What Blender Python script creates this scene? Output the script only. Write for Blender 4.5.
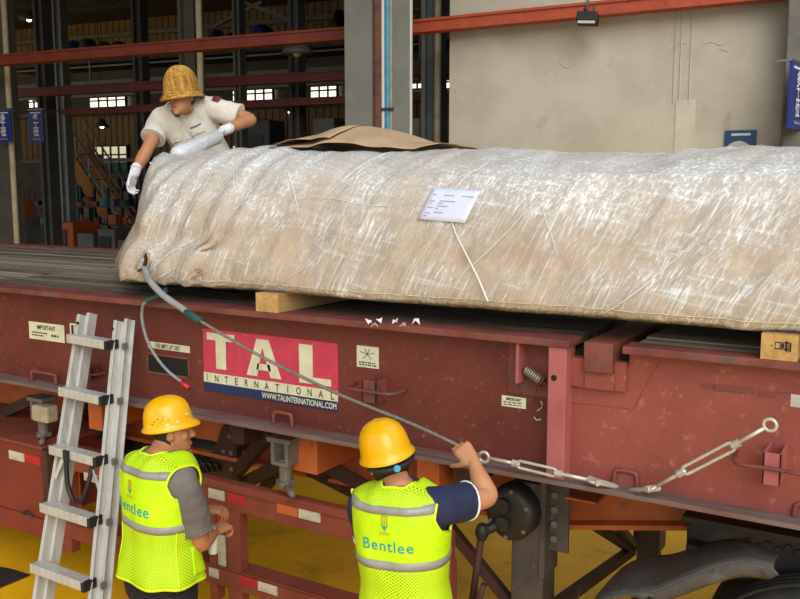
import bpy, bmesh, math, random
from mathutils import Vector, Matrix, noise
from mathutils.bvhtree import BVHTree
random.seed(7)
for _o in list(bpy.data.objects):
    bpy.data.objects.remove(_o)
scene = bpy.context.scene
COL = scene.collection
V = Vector
PI = math.pi

# ------------------------------------------------------------------ camera
FPX = 870.0                       # focal length in pixels of the 800 px wide frame
YAW = math.radians(31.2)
PITCH = math.atan(111.5 / FPX)
CAM = V((0, 0, 2.65))
cd = bpy.data.cameras.new('camera')
cam = bpy.data.objects.new('camera', cd)
COL.objects.link(cam)
cam.location = CAM
cam.rotation_euler = (PI / 2 - PITCH, 0, YAW)
cd.sensor_fit = 'HORIZONTAL'
cd.sensor_width = 36
cd.lens = FPX / 800 * 36
cd.clip_end = 300
scene.camera = cam

# ------------------------------------------------------------------ world, sun, exposure
w = bpy.data.worlds.new('overcast_sky')
scene.world = w
w.use_nodes = True
bg = w.node_tree.nodes['Background']
bg.inputs[0].default_value = (0.80, 0.90, 1.0, 1)
bg.inputs[1].default_value = 0.75
sd = bpy.data.lights.new('sun', 'SUN')
sun = bpy.data.objects.new('sun', sd)
COL.objects.link(sun)
sd.energy = 2.3
sd.angle = math.radians(50)
sd.color = (1.0, 0.95, 0.86)
# direction the light travels: from behind and right of the camera, high
sun.rotation_euler = V((-0.60, 0.72, -0.62)).to_track_quat('-Z', 'Y').to_euler()
scene.view_settings.view_transform = 'Standard'
scene.view_settings.look = 'None'
scene.view_settings.gamma = 1
scene.view_settings.use_curve_mapping = False
scene.view_settings.exposure = 0.3

# ------------------------------------------------------------------ measuring helpers
_R = V((math.cos(YAW), math.sin(YAW), 0))
_FH = V((-math.sin(YAW), math.cos(YAW), 0))
_F = _FH * math.cos(PITCH) + V((0, 0, -math.sin(PITCH)))
_U = _FH * math.sin(PITCH) + V((0, 0, math.cos(PITCH)))
def ray(x, y): return _R * (x - 400) + _U * (299.5 - y) + _F * FPX
def PY(x, y, Y):
    d = ray(x, y); return CAM + d * ((Y - CAM.y) / d.y)
def PZ(x, y, Z):
    d = ray(x, y); return CAM + d * ((Z - CAM.z) / d.z)
def PF(x, y, D): return CAM + ray(x, y) * (D / FPX)
# the hall stands 8.3 degrees askew to the trailer
BA = math.radians(8.3)
XB = V((math.cos(BA), math.sin(BA), 0))
YB = V((-math.sin(BA), math.cos(BA), 0))
def BW(p): return XB * p[0] + YB * p[1] + V((0, 0, p[2]))
def PB(x, y, D):                  # point on the hall plane yb = D, in hall coordinates
    d = ray(x, y); P = CAM + d * (D / d.dot(YB))
    return V((P.dot(XB), D, P.z))

# ------------------------------------------------------------------ materials
def lin(c):
    if isinstance(c, str):
        c = c.lstrip('#'); c = [int(c[i:i + 2], 16) / 255 for i in (0, 2, 4)]
        c = [x / 12.92 if x <= .04045 else ((x + .055) / 1.055) ** 2.4 for x in c]
    return (c[0], c[1], c[2], 1)
MATS = {}
def mat(name, c1, c2=None, scale=6, rough=.6, metal=0, bump=0, bscale=60, stretch=(1, 1, 1), lo=.42, hi=.62,
        spec=.5, emit=0, c3=None, s3=30, lo3=.6, hi3=.7, coat=0, rough2=None):
    if name in MATS: return MATS[name]
    m = bpy.data.materials.new(name); m.use_nodes = True
    nt = m.node_tree; b = nt.nodes['Principled BSDF']; N = nt.nodes.new; L = nt.links.new
    b.inputs['Roughness'].default_value = rough
    b.inputs['Metallic'].default_value = metal
    b.inputs['Specular IOR Level'].default_value = spec
    b.inputs['Coat Weight'].default_value = coat
    b.inputs['Base Color'].default_value = lin(c1)
    if c2 or c3 or bump:
        tc = N('ShaderNodeTexCoord'); mp = N('ShaderNodeMapping')
        mp.inputs['Scale'].default_value = stretch
        L(tc.outputs['Object'], mp.inputs['Vector'])
    def noisemask(sc, lo_, hi_, det=6):
        n = N('ShaderNodeTexNoise'); n.inputs['Scale'].default_value = sc; n.inputs['Detail'].default_value = det
        n.inputs['Roughness'].default_value = .65
        L(mp.outputs[0], n.inputs['Vector'])
        r = N('ShaderNodeMapRange'); r.inputs[1].default_value = lo_; r.inputs[2].default_value = hi_
        L(n.outputs[0], r.inputs[0]); return r.outputs[0]
    cur = None
    if c2:
        mx = N('ShaderNodeMix'); mx.data_type = 'RGBA'
        mx.inputs[6].default_value = lin(c1); mx.inputs[7].default_value = lin(c2)
        k = noisemask(scale, lo, hi); L(k, mx.inputs[0]); cur = mx.outputs[2]
        if rough2 is not None:
            rr = N('ShaderNodeMapRange'); rr.inputs[3].default_value = rough; rr.inputs[4].default_value = rough2
            L(k, rr.inputs[0]); L(rr.outputs[0], b.inputs['Roughness'])
    if c3:
        mx = N('ShaderNodeMix'); mx.data_type = 'RGBA'
        if cur: L(cur, mx.inputs[6])
        else: mx.inputs[6].default_value = lin(c1)
        mx.inputs[7].default_value = lin(c3)
        L(noisemask(s3, lo3, hi3), mx.inputs[0]); cur = mx.outputs[2]
    if cur: L(cur, b.inputs['Base Color'])
    if emit:
        b.inputs['Emission Strength'].default_value = emit
        if cur: L(cur, b.inputs['Emission Color'])
        else: b.inputs['Emission Color'].default_value = lin(c1)
    if bump:
        n = N('ShaderNodeTexNoise'); n.inputs['Scale'].default_value = bscale; n.inputs['Detail'].default_value = 5
        L(mp.outputs[0], n.inputs['Vector'])
        bp = N('ShaderNodeBump'); bp.inputs['Strength'].default_value = bump; bp.inputs['Distance'].default_value = .01
        L(n.outputs[0], bp.inputs['Height']); L(bp.outputs[0], b.inputs['Normal'])
    MATS[name] = m
    return m
M = MATS

# ------------------------------------------------------------------ mesh helpers
class MB:
    def __init__(s): s.v = []; s.f = []
    def add(s, vs, fs):
        o = len(s.v); s.v += [V(p) for p in vs]; s.f += [tuple(i + o for i in f) for f in fs]; return s
    def box(s, x0, x1, y0, y1, z0, z1):
        return s.add([(x0, y0, z0), (x1, y0, z0), (x1, y1, z0), (x0, y1, z0), (x0, y0, z1), (x1, y0, z1), (x1, y1, z1), (x0, y1, z1)],
                     [(0, 3, 2, 1), (4, 5, 6, 7), (0, 1, 5, 4), (1, 2, 6, 5), (2, 3, 7, 6), (3, 0, 4, 7)])
    def obox(s, c, a, b, d):
        c, a, b, d = V(c), V(a), V(b), V(d)
        vs = [c - a - b - d, c + a - b - d, c + a + b - d, c - a + b - d, c - a - b + d, c + a - b + d, c + a + b + d, c - a + b + d]
        return s.add(vs, [(0, 3, 2, 1), (4, 5, 6, 7), (0, 1, 5, 4), (1, 2, 6, 5), (2, 3, 7, 6), (3, 0, 4, 7)])
    def bar(s, p, q, wd, h, up=(0, 0, 1)):          # rectangular bar from p to q
        p, q, up = V(p), V(q), V(up); d = (q - p); n = d.normalized()
        sd_ = n.cross(up)
        if sd_.length < 1e-4: sd_ = n.cross(V((1, 0, 0)))
        sd_.normalize(); u = sd_.cross(n)
        return s.obox((p + q) / 2, d / 2, sd_ * wd / 2, u * h / 2)
    def tube(s, pts, r, n=8, caps=True, closed=False):
        pts = [V(p) for p in pts]; k = len(pts)
        rs = r if isinstance(r, (list, tuple)) else [r] * k
        ref = None; rings = []
        for i in range(k):
            if closed: t = pts[(i + 1) % k] - pts[i - 1]
            else: t = pts[min(i + 1, k - 1)] - pts[max(i - 1, 0)]
            t.normalize()
            if ref is None:
                ref = t.cross(V((0, 0, 1)))
                if ref.length < .05: ref = t.cross(V((1, 0, 0)))
            ref = ref - t * ref.dot(t); ref.normalize(); b = t.cross(ref)
            rings.append([pts[i] + (ref * math.cos(2 * PI * j / n) + b * math.sin(2 * PI * j / n)) * rs[i] for j in range(n)])
        vs = [p for rg in rings for p in rg]; fs = []
        for i in range(k if closed else k - 1):
            a = i * n; c = ((i + 1) % k) * n
            for j in range(n): fs.append((a + j, a + (j + 1) % n, c + (j + 1) % n, c + j))
        if caps and not closed:
            fs.append(tuple(range(n))[::-1]); fs.append(tuple((k - 1) * n + j for j in range(n)))
        return s.add(vs, fs)
    def cyl(s, p, q, r, n=16, r2=None): return s.tube([p, q], [r, r if r2 is None else r2], n)
    def rings(s, rg, caps=True):                     # loft of equal-length rings
        n = len(rg[0]); vs = [p for r in rg for p in r]; fs = []
        for i in range(len(rg) - 1):
            for j in range(n): fs.append((i * n + j, i * n + (j + 1) % n, (i + 1) * n + (j + 1) % n, (i + 1) * n + j))
        if caps: fs.append(tuple(range(n))[::-1]); fs.append(tuple((len(rg) - 1) * n + j for j in range(n)))
        return s.add(vs, fs)
    def grid(s, fn, nu, nv, wrap=False):             # fn(u, v) for u, v in 0..1
        vs = []; cu = nu if wrap else nu + 1
        for j in range(nv + 1):
            for i in range(cu): vs.append(fn(i / nu, j / nv))
        fs = []
        for j in range(nv):
            for i in range(nu):
                a = j * cu + i; b = j * cu + (i + 1) % cu
                fs.append((a, b, b + cu, a + cu))
        return s.add(vs, fs)
    def prism(s, poly, off):
        off = V(off); n = len(poly); vs = [V(p) for p in poly] + [V(p) + off for p in poly]
        fs = [tuple(range(n))[::-1], tuple(range(n, 2 * n))]
        for i in range(n): fs.append((i, (i + 1) % n, n + (i + 1) % n, n + i))
        return s.add(vs, fs)
    def ball(s, c, r, n=12, m=8, ax=None):
        c = V(c); r = r if isinstance(r, (tuple, list)) else (r, r, r); ax = ax or (V((1, 0, 0)), V((0, 1, 0)), V((0, 0, 1)))
        rg = []
        for i in range(m + 1):
            a = -PI / 2 + PI * (.03 + .94 * i / m)
            rg.append([c + ax[0] * r[0] * math.cos(a) * math.cos(2 * PI * j / n) + ax[1] * r[1] * math.cos(a) * math.sin(2 * PI * j / n) + ax[2] * r[2] * math.sin(a) for j in range(n)])
        return s.rings(rg)
    def xf(s, fn): s.v = [fn(p) for p in s.v]; return s
WLOC = {}
def wl(o): return WLOC.get(o.name, V((0, 0, 0)))
def O(name, mb, m, parent=None, smooth=False, bevel=0, recalc=True, solid=0, kind=None):
    """one mesh object; the mesh is written in world coordinates and re-centred"""
    vs = mb.v
    lo = V([min(p[i] for p in vs) for i in range(3)]); hi = V([max(p[i] for p in vs) for i in range(3)])
    c = (lo + hi) / 2
    me = bpy.data.meshes.new(name)
    me.from_pydata([p - c for p in vs], [], mb.f)
    if recalc:
        bm = bmesh.new(); bm.from_mesh(me); bmesh.ops.recalc_face_normals(bm, faces=bm.faces); bm.to_mesh(me); bm.free()
    if getattr(mb, 'uv', None):
        ul = me.uv_layers.new(name='fabric')
        for lp in me.loops: ul.data[lp.index].uv = mb.uv[lp.vertex_index]
    me.update()
    return OM(name, me, m, c, parent, smooth, bevel, solid, kind)
def OM(name, me, m, c, parent=None, smooth=False, bevel=0, solid=0, kind=None):
    o = bpy.data.objects.new(name, me); COL.objects.link(o)
    if m: 
        me.materials.clear(); me.materials.append(M[m] if isinstance(m, str) else m)
    if smooth: me.polygons.foreach_set('use_smooth', [True] * len(me.polygons))
    o.location = c - (wl(parent) if parent else V((0, 0, 0)))
    WLOC[o.name] = V(c)
    if parent: o.parent = parent
    if bevel:
        b = o.modifiers.new('bevel', 'BEVEL'); b.width = bevel; b.segments = 2; b.limit_method = 'ANGLE'; b.angle_limit = math.radians(40)
    if solid:
        b = o.modifiers.new('solid', 'SOLIDIFY'); b.thickness = solid; b.offset = 0
    if kind: o['kind'] = kind
    return o
def tag(o, label, cat, group=None, kind=None):
    o['label'] = label; o['category'] = cat
    if group: o['group'] = group
    if kind: o['kind'] = kind
    return o
def thing(name, label, cat, loc=(0, 0, 0), group=None, kind=None):
    o = bpy.data.objects.new(name, None); COL.objects.link(o); o.location = loc; o.empty_display_size = .1
    WLOC[o.name] = V(loc)
    return tag(o, label, cat, group, kind)
def struct(o, label=None):
    o['kind'] = 'structure'
    if label: o['label'] = label
    return o
def copy_tree(o, delta=V((0, 0, 0)), parent=None, rotz=0):
    c = o.copy(); COL.objects.link(c)
    if parent: c.parent = parent; WLOC[c.name] = wl(o)
    else: c.location = o.location + V(delta); WLOC[c.name] = wl(o) + V(delta); c.rotation_euler.z += rotz
    for ch in [x for x in COL.objects if x.parent == o]:
        copy_tree(ch, V((0, 0, 0)), c)
    return c
def text_mb(s, size, sx=1.0, align='CENTER', bold=0.0, ext=0.0, space=1.0):
    """lettering as a flat MB in the xy plane, baseline at y = 0"""
    cu = bpy.data.curves.new('lettering', 'FONT'); cu.body = s; cu.size = size; cu.align_x = align; cu.offset = bold; cu.extrude = ext
    cu.resolution_u = 3; cu.space_character = space
    o = bpy.data.objects.new('lettering', cu); COL.objects.link(o)
    dg = bpy.context.evaluated_depsgraph_get()
    me = bpy.data.meshes.new_from_object(o.evaluated_get(dg))
    mb = MB(); mb.add([(p.co.x * sx, p.co.y, p.co.z) for p in me.vertices], [tuple(p.vertices) for p in me.polygons])
    bpy.data.objects.remove(o); bpy.data.curves.remove(cu); bpy.data.meshes.remove(me)
    return mb
def place(mb, org, xd, yd, zd=None):
    org, xd, yd = V(org), V(xd).normalized(), V(yd).normalized(); zd = zd or xd.cross(yd)
    return mb.xf(lambda p: org + xd * p.x + yd * p.y + zd * p.z)
def lerp(a, b, t): return a + (b - a) * t
def smooth01(t): t = max(0, min(1, t)); return t * t * (3 - 2 * t)
def interp(tab, x):
    if x <= tab[0][0]: return tab[0][1:]
    for a, b in zip(tab, tab[1:]):
        if x <= b[0]:
            t = (x - a[0]) / (b[0] - a[0]); return tuple(lerp(p, q, t) for p, q in zip(a[1:], b[1:]))
    return tab[-1][1:]
def crv(pts, n=8):                                   # Catmull-Rom through pts
    pts = [V(p) for p in pts]; out = []
    for i in range(len(pts) - 1):
        p0 = pts[max(i - 1, 0)]; p1 = pts[i]; p2 = pts[i + 1]; p3 = pts[min(i + 2, len(pts) - 1)]
        for k in range(n):
            t = k / n
            out.append(.5 * (2 * p1 + (p2 - p0) * t + (2 * p0 - 5 * p1 + 4 * p2 - p3) * t * t + (3 * p1 - p0 - 3 * p2 + p3) * t ** 3))
    out.append(pts[-1]); return out

# ------------------------------------------------------------------ material palette
mat('floor_paint', '#f8bd10', '#e3ab0e', scale=1.2, rough=.55, bump=.15, bscale=8, c3='#8f7020', s3=2.2, lo3=.58, hi3=.80)
mat('concrete', '#6f6c66', '#5d5a55', scale=3, rough=.85, bump=.2, bscale=20)
mat('plaster', '#b9b2a2', '#aaa392', scale=1.1, rough=.9, bump=.25, bscale=6, c3='#9d9484', s3=3.5, lo3=.6, hi3=.75)
mat('plaster_patch', '#c2bbab', '#b6af9f', scale=4, rough=.9)
mat('column_paint', '#7c7c74', '#72726b', scale=2, rough=.6)
mat('column_dark', '#656c6e', '#596062', scale=2, rough=.6)  # blue grey, deepened to carry the shade over the left columns
mat('steel_dark', '#3a3a38', '#2e2e2d', scale=2, rough=.7)
mat('beam_red', '#a84627', '#963c20', scale=3, rough=.65, c3='#5e2a1c', s3=9)
mat('beam_red_shaded', '#7d3220', '#6b2a1a', scale=3, rough=.65, c3='#4e2418', s3=9)  # the orange red beam paint with the left side's shade mixed in
mat('column_shaded', '#4d4c44', '#43423b', scale=2, rough=.65)  # grey column paint darkened: the shade at left is in the colour
mat('beam_red_dark', '#5e2620', '#4c201b', scale=3, rough=.7)
mat('corrugated_tan', '#8f7a54', '#7d6b49', scale=.6, rough=.7)
mat('corrugated_grey', '#5a5a54', '#4d4d48', scale=.6, rough=.75)
mat('roof_sheet', '#46443e', '#3a3833', scale=.7, rough=.8)
mat('pipe_cream', '#b6a98c', '#a29679', scale=5, rough=.6)
mat('pipe_white', '#cfcdc6', rough=.5)
mat('pipe_blue', '#4f93b4', '#437f9d', scale=6, rough=.45)
mat('pipe_rust', '#6a4436', '#54342a', scale=9, rough=.85, bump=.3)
mat('banner_blue', '#20307a', '#1b2a6c', scale=3, rough=.55)
mat('banner_white', '#c9cdd8', rough=.6)
mat('poster_navy', '#173c66', rough=.4)
mat('poster_grey', '#b9b7af', rough=.5)
mat('window_light', '#fff3d8', rough=.5, emit=1.6)
mat('window_light_low', '#e8e0b8', rough=.5, emit=.55)
mat('lamp_light', '#fff2da', emit=6)
mat('lamp_housing', '#1d1d1d', rough=.5)
mat('lamp_glass', '#b9b4a8', rough=.2)
mat('stair_ochre', '#8a5a1e', '#74491a', scale=4, rough=.7)
mat('rail_metal', '#8c8c88', rough=.35, metal=.8)
mat('machine_red', '#7e2a18', '#63210f', scale=3, rough=.6)
mat('machine_green', '#1f6a48', '#185439', scale=3, rough=.6)
mat('machine_blue', '#24417e', '#1c3365', scale=3, rough=.6)
mat('machine_grey', '#55565a', '#45464a', scale=3, rough=.55)
mat('machine_teal', '#2f7c80', '#25666a', scale=3, rough=.6)
mat('machine_orange', '#a8501c', '#8c4014', scale=3, rough=.6)
mat('machine_white', '#b8b8b4', '#a0a09c', scale=3, rough=.6)
mat('machine_black', '#1c1c1e', rough=.5)
mat('sack_blue', '#2b4a8c', '#22396c', scale=6, rough=.8)
mat('sack_green', '#47603a', '#384c2e', scale=6, rough=.8)
# ================================================================== THE HALL
def HB(mb): return mb.xf(BW)
fl = MB(); fl.add([(-60, -14, 0), (40, -14, 0), (40, 60, 0), (-60, 60, 0)], [(0, 1, 2, 3)])
struct(O('floor', fl, 'floor_paint'), 'yellow painted concrete factory floor with dark wear')
# plaster infill wall on the right, its opening edge towards the dark bay
WY = 10.35
xw0 = PB(449, 140, WY).x
wallm = MB(); wallm.box(xw0, 14, WY, WY + .28, 0, 9)
wr = struct(O('wall_right', HB(wallm), 'plaster'), 'large beige plastered wall behind the wrapped load')
pp = PB(676, 100, WY - .006); pq = PB(694, 147, WY - .006)
O('render_patch', HB(MB().box(pp.x, pq.x, WY - .008, WY + .01, 2.4, pp.z)), 'plaster_patch', wr)
for px, wd in ((682, .012), (692, .010), (676, .008)):
    q = PB(px, 20, WY)
    O('cable_chase', HB(MB().box(q.x, q.x + wd, WY - .012, WY + .01, 3.6, 9)), 'plaster_patch', wr)
# cracks: thin ragged ridges of lifted plaster
for (pts) in (((673, 46), (680, 43), (687, 44)), ((703, 44), (712, 42), (719, 45), (724, 44)), ((718, 51), (722, 49), (728, 52)), ((560, 62), (566, 68), (574, 64))):
    cr = [BW(PB(x, y, WY - .004)) for x, y in pts]
    O('plaster_crack', MB().tube(crv(cr, 3), .0045, 5), 'plaster_patch', wr)
# concrete pier at the right end
pr = MB(); xr = PB(783, 100, 9.9).x; pr.box(xr, xr + 1.1, 9.9, WY, 0, 9)
tag(O('concrete_pier', HB(pr), 'concrete', bevel=.02), 'rough grey concrete pier at the right end of the plastered wall', 'pier')
# far wall, side wall and roof of the dark bay
FY = 30.0
def corrugated(x0, x1, z0, z1, y, pitch=.32, d=.05):
    m = MB(); n = int((x1 - x0) / pitch); pr_ = []
    for i in range(n):
        x = x0 + i * pitch
        pr_ += [(x, y), (x + pitch * .55, y), (x + pitch * .65, y - d), (x + pitch * .9, y - d)]
    pr_.append((x0 + n * pitch, y))
    vs = [(a, b, z0) for a, b in pr_] + [(a, b, z1) for a, b in pr_]; k = len(pr_)
    return m.add(vs, [(i, i + 1, k + i + 1, k + i) for i in range(k - 1)])
wf = struct(O('wall_far', HB(MB().box(-60, 14, FY + .1, FY + .3, 0, 17)), 'corrugated_grey'), 'far end wall of the dark factory bay')
O('cladding_sheet', HB(corrugated(-60, 8, 7.6, 17, FY + .05)), 'corrugated_tan', wf)
O('cladding_sheet', HB(corrugated(-60, 8, 3.9, 5.7, FY + .05)), 'corrugated_tan', wf)
O('cladding_sheet', HB(corrugated(-60, 8, 0, 2.5, FY + .05)), 'corrugated_grey', wf)
for z in (8.9, 7.65, 5.75, 3.75):
    O('girt', HB(MB().box(-60, 8, FY - .25, FY + .05, z, z + .16)), 'column_paint', wf)
struct(O('wall_left', HB(MB().box(-46, -45.7, 12, 30.2, 0, 17)), 'corrugated_grey'), 'left side wall of the dark bay')
struct(O('wall_inner', HB(MB().box(3.6, 3.9, WY + .28, 30.2, 0, 17)), 'corrugated_grey'), 'right inner side wall of the dark bay')
struct(O('ceiling', HB(MB().box(-60, 14, 10.6, 30.4, 9.6, 9.8)), 'roof_sheet'), 'dark sheet roof over the factory bay')
struct(O('shade_ceiling', HB(MB().box(-15, -1.6, -3.0, 10.6, 9.6, 9.8)), 'roof_sheet'), 'unseen sheet roof added to shade the left part of the loading bay')  # out of view, put in to darken the columns and trailer at left
struct(O('shade_wall_left', HB(MB().box(-15.3, -15, -3.0, 10.6, 0, 9.8)), 'corrugated_grey'), 'unseen wall added to block light on the left of the loading bay')  # out of view, put in to keep sky light off the left side
# header above the opening
struct(O('wall_header', HB(MB().box(-60, 14, 10.6, 10.8, 7.4, 9.6)), 'corrugated_grey'), 'cladding header above the bay opening')

# ---- windows of the far wall
def rect(x0, y0, x1, y1, D):
    a = PB(x0, y0, D); b = PB(x1, y1, D); return min(a.x, b.x), max(a.x, b.x), min(a.z, b.z), max(a.z, b.z)
WN = [0]
def window(x0, y0, x1, y1, D, cols, rows, light, label, dark=()):
    xa, xb_, za, zb = rect(x0, y0, x1, y1, D)
    WN[0] += 1
    m = MB(); t = .05
    m.box(xa - t, xa, D - .08, D + .06, za - t, zb + t); m.box(xb_, xb_ + t, D - .08, D + .06, za - t, zb + t)
    m.box(xa, xb_, D - .08, D + .06, za - t, za); m.box(xa, xb_, D - .08, D + .06, zb, zb + t)
    w_ = struct(O('window_%d' % WN[0], HB(m), 'steel_dark'), label)
    pw = (xb_ - xa) / cols; ph = (zb - za) / rows
    for i in range(1, cols): O('mullion', HB(MB().box(xa + i * pw - .03, xa + i * pw + .03, D - .06, D + .05, za, zb)), 'steel_dark', w_)
    for j in range(1, rows): O('transom', HB(MB().box(xa, xb_, D - .06, D + .05, za + j * ph - .03, za + j * ph + .03)), 'steel_dark', w_)
    for i in range(cols):
        for j in range(rows):
            O('pane', HB(MB().box(xa + i * pw, xa + (i + 1) * pw, D, D + .02, za + j * ph, za + (j + 1) * ph)),
              'machine_teal' if (i, j) in dark else light, w_)
WD = FY - .1
window(29, 97, 45, 107, WD, 3, 2, 'window_light', 'small bright window left of the banner column')
window(57, 96, 62, 106, WD, 1, 2, 'window_light', 'narrow bright window strip between two columns')
window(90, 94, 126, 107, WD, 4, 2, 'window_light', 'bright window high on the far wall')
window(233, 88, 237, 102, WD, 1, 2, 'window_light', 'narrow bright window beside the worker')
window(247, 86, 273, 101, WD, 3, 2, 'window_light', 'bright window right of the worker')
window(311, 83, 337, 98, WD, 3, 2, 'window_light', 'bright window near the large column')
window(411, 78, 424, 88, WD, 2, 2, 'window_light', 'bright window seen between the columns')
window(440, 76, 450, 88, WD, 1, 2, 'window_light', 'bright slit beside the plastered wall')
window(95, 147, 128, 171, WD, 4, 3, 'window_light_low', 'dim lower window with many panes behind the stair', dark=((0, 0), (1, 0), (2, 0), (3, 0), (0, 1)))
window(233, 146, 239, 154, WD, 1, 1, 'window_light_low', 'small low lit opening')

# ---- columns
def column(x0, x1, D, ztop, m, label, depth=.26, pipe=None, web=None):
    xa = PB(x0, 100, D).x; xb_ = PB(x1, 100, D).x; wd = xb_ - xa
    t = thing('steel_column', label, 'column', BW(((xa + xb_) / 2, D + depth / 2, 0)), 'steel columns of the dark bay')
    tf = .05
    O('flange', HB(MB().box(xa, xa + tf * 1.2, D, D + depth, 0, ztop)), m, t)
    O('flange', HB(MB().box(xb_ - tf * 1.2, xb_, D, D + depth, 0, ztop)), m, t)
    O('web', HB(MB().box(xa + tf, xb_ - tf, D + .08, D + .13, 0, ztop)), m, t)
    return t, xa, xb_
column(-20, 6, 10.9, 9.5, 'column_shaded', 'leftmost grey steel column beside the blue banners')
column(37, 46, 13.5, 9.5, 'steel_dark', 'dark steel column right of the second blue banner')
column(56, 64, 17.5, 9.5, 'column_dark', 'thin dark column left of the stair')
column(134, 143, 15.5, 9.5, 'steel_dark', 'dark column left of the bamboo helmet')
column(180, 196, 12.0, 9.5, 'column_shaded', 'grey column directly behind the worker on the load')
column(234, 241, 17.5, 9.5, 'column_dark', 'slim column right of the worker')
column(289, 299, 13.5, 9.5, 'steel_dark', 'dark column left of the large pipe column')
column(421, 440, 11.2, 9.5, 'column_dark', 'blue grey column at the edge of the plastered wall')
# pipes on columns
def vpipe(px, D, r, m, label, z0=0, z1=9.4):
    x = PB(px, 100, D).x
    o = O('standpipe', HB(MB().cyl((x, D, z0), (x, D, z1), r, 10)), m, smooth=False)
    return tag(o, label, 'pipe', 'vertical pipes along columns')
vpipe(9, 10.84, .045, 'pipe_cream', 'cream vertical pipe on the leftmost column')
vpipe(201, 11.9, .05, 'pipe_cream', 'cream vertical pipe on the column behind the worker')
vpipe(437.5, 11.05, .045, 'pipe_cream', 'cream vertical pipe on the blue grey column')
# the large column close to the camera, with four pipes in its channel
D = 9.5
t = thing('pipe_column', 'large grey steel column carrying rust, white, blue and cream pipes', 'column', BW((PB(378, 100, D).x, D + .25, 0)))
xa, xb_, xc, xd = [PB(q, 100, D).x for q in (345, 374, 393, 410)]
O('flange_plate', HB(MB().box(xa, xb_, D, D + .5, 0, 9.4)), 'column_paint', t)
O('flange_plate', HB(MB().box(xc, xd, D, D + .08, 0, 9.4)), 'column_paint', t)
O('web', HB(MB().box(xb_, xc, D + .3, D + .36, 0, 9.4)), 'column_paint', t)
O('edge_strip', HB(MB().box(xd, xd + .015, D - .01, D + .03, 0, 9.4)), 'pipe_white', t)
for px, r, m, lb, dy in ((377.5, .055, 'pipe_rust', 'rusty brown drain pipe in the large column', .02), (383.6, .035, 'pipe_white', 'white conduit next to the rusty pipe', .05),
                      (387.8, .038, 'pipe_blue', 'light blue pipe in the large column', .04), (392, .028, 'pipe_cream', 'thin cream pipe at the right of the blue pipe', .05)):
    vpipe(px, D + dy, r, m, lb)
b = PB(386, 109, D); O('pipe_clamp', HB(MB().box(b.x - .1, b.x + .1, D - .005, D + .05, b.z - .015, b.z + .015)), 'steel_dark', t)

# ---- long horizontal beams
def hbeam(px0, px1, z0, z1, D, m, label, dep=.16, slope=0):
    def HB(mb): return mb.xf(lambda p: BW((p[0], p[1], p[2] + max(0, p[0] + 5) * slope)))
    xa = PB(px0, 60, D).x; xb_ = PB(px1, 60, D).x
    t = thing('wall_beam', label, 'beam', BW(((xa + xb_) / 2, D, z0)), 'long horizontal beams')
    O('top_flange', HB(MB().box(xa, xb_, D - .02, D + dep, z1 - .03, z1)), m, t)
    O('web', HB(MB().box(xa, xb_, D, D + .04, z0 + .03, z1 - .03)), m, t)
    O('bottom_flange', HB(MB().box(xa, xb_, D - .02, D + dep, z0, z0 + .03)), m, t)
    return t
hbeam(-60, 378, 4.50, 4.655, 10.1, 'beam_red_shaded', 'orange red steel beam across the dark bay opening')
hbeam(378, 900, 4.50, 4.655, 10.1, 'beam_red', 'orange red steel beam across the plastered wall', slope=.019)
def zpx(x, y, D): return PB(x, y, D).z
zz = zpx(280, 83, 13); hbeam(-60, 520, zz, zz + .16, 13.0, 'beam_red_dark', 'dark red upper girt behind the columns')
zz = zpx(280, 106, 13.2); hbeam(60, 520, zz, zz + .12, 13.2, 'beam_red_dark', 'dark red lower girt behind the columns')

# ---- mezzanine, trusses
def slab(y, D, px0, px1, h, m, nm, label, dep=3.0, cat='platform', rail=True):
    xa = PB(px0, 60, D).x; xb_ = PB(px1, 60, D).x; z = zpx((px0 + px1) / 2, y, D)
    t = thing(nm, label, cat, BW(((xa + xb_) / 2, D + dep / 2, z)))
    O('deck_plate', HB(MB().box(xa, xb_, D, D + dep, z, z + .08)), m, t)
    O('edge_beam', HB(MB().box(xa, xb_, D - .06, D, z - h, z + .1)), m, t)
    n = max(3, int((xb_ - xa) / 1.6))
    for i in range(n + 1 if rail else 0):
        x = lerp(xa, xb_, i / n)
        O('rail_post', HB(MB().box(x - .02, x + .02, D - .03, D + .01, z + .08, z + 1.0)), 'column_paint', t)
    for k in ((.5, 1.0) if rail else ()): O('handrail', HB(MB().box(xa, xb_, D - .035, D + .015, z + k - .02, z + k + .02)), 'column_paint', t)
    return t
slab(47, 20.2, -40, 420, .25, 'steel_dark', 'mezzanine', 'upper dark steel platform stacked with goods', rail=False)
slab(79, 20, -40, 420, .35, 'column_dark', 'mezzanine', 'lower grey mezzanine with railings in the dark bay')
# crane girders high up, lattice truss
def truss(y0, y1, D, px0, px1, label):
    xa = PB(px0, 20, D).x; xb_ = PB(px1, 20, D).x; zt = zpx((px0 + px1) / 2, y0, D); zb = zpx((px0 + px1) / 2, y1, D)
    t = thing('roof_truss', label, 'truss', BW(((xa + xb_) / 2, D, zb)))
    O('top_chord', HB(MB().box(xa, xb_, D, D + .2, zt - .12, zt)), 'steel_dark', t)
    O('bottom_chord', HB(MB().box(xa, xb_, D, D + .2, zb, zb + .12)), 'steel_dark', t)
    n = int((xb_ - xa) / 1.2)
    for i in range(n):
        a = lerp(xa, xb_, i / n); c = lerp(xa, xb_, (i + 1) / n)
        O('lacing', HB(MB().bar((a, D + .1, zb + .1), ((a + c) / 2, D + .1, zt - .1), .07, .07)), 'steel_dark', t)
        O('lacing', HB(MB().bar(((a + c) / 2, D + .1, zt - .1), (c, D + .1, zb + .1), .07, .07)), 'steel_dark', t)
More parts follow.
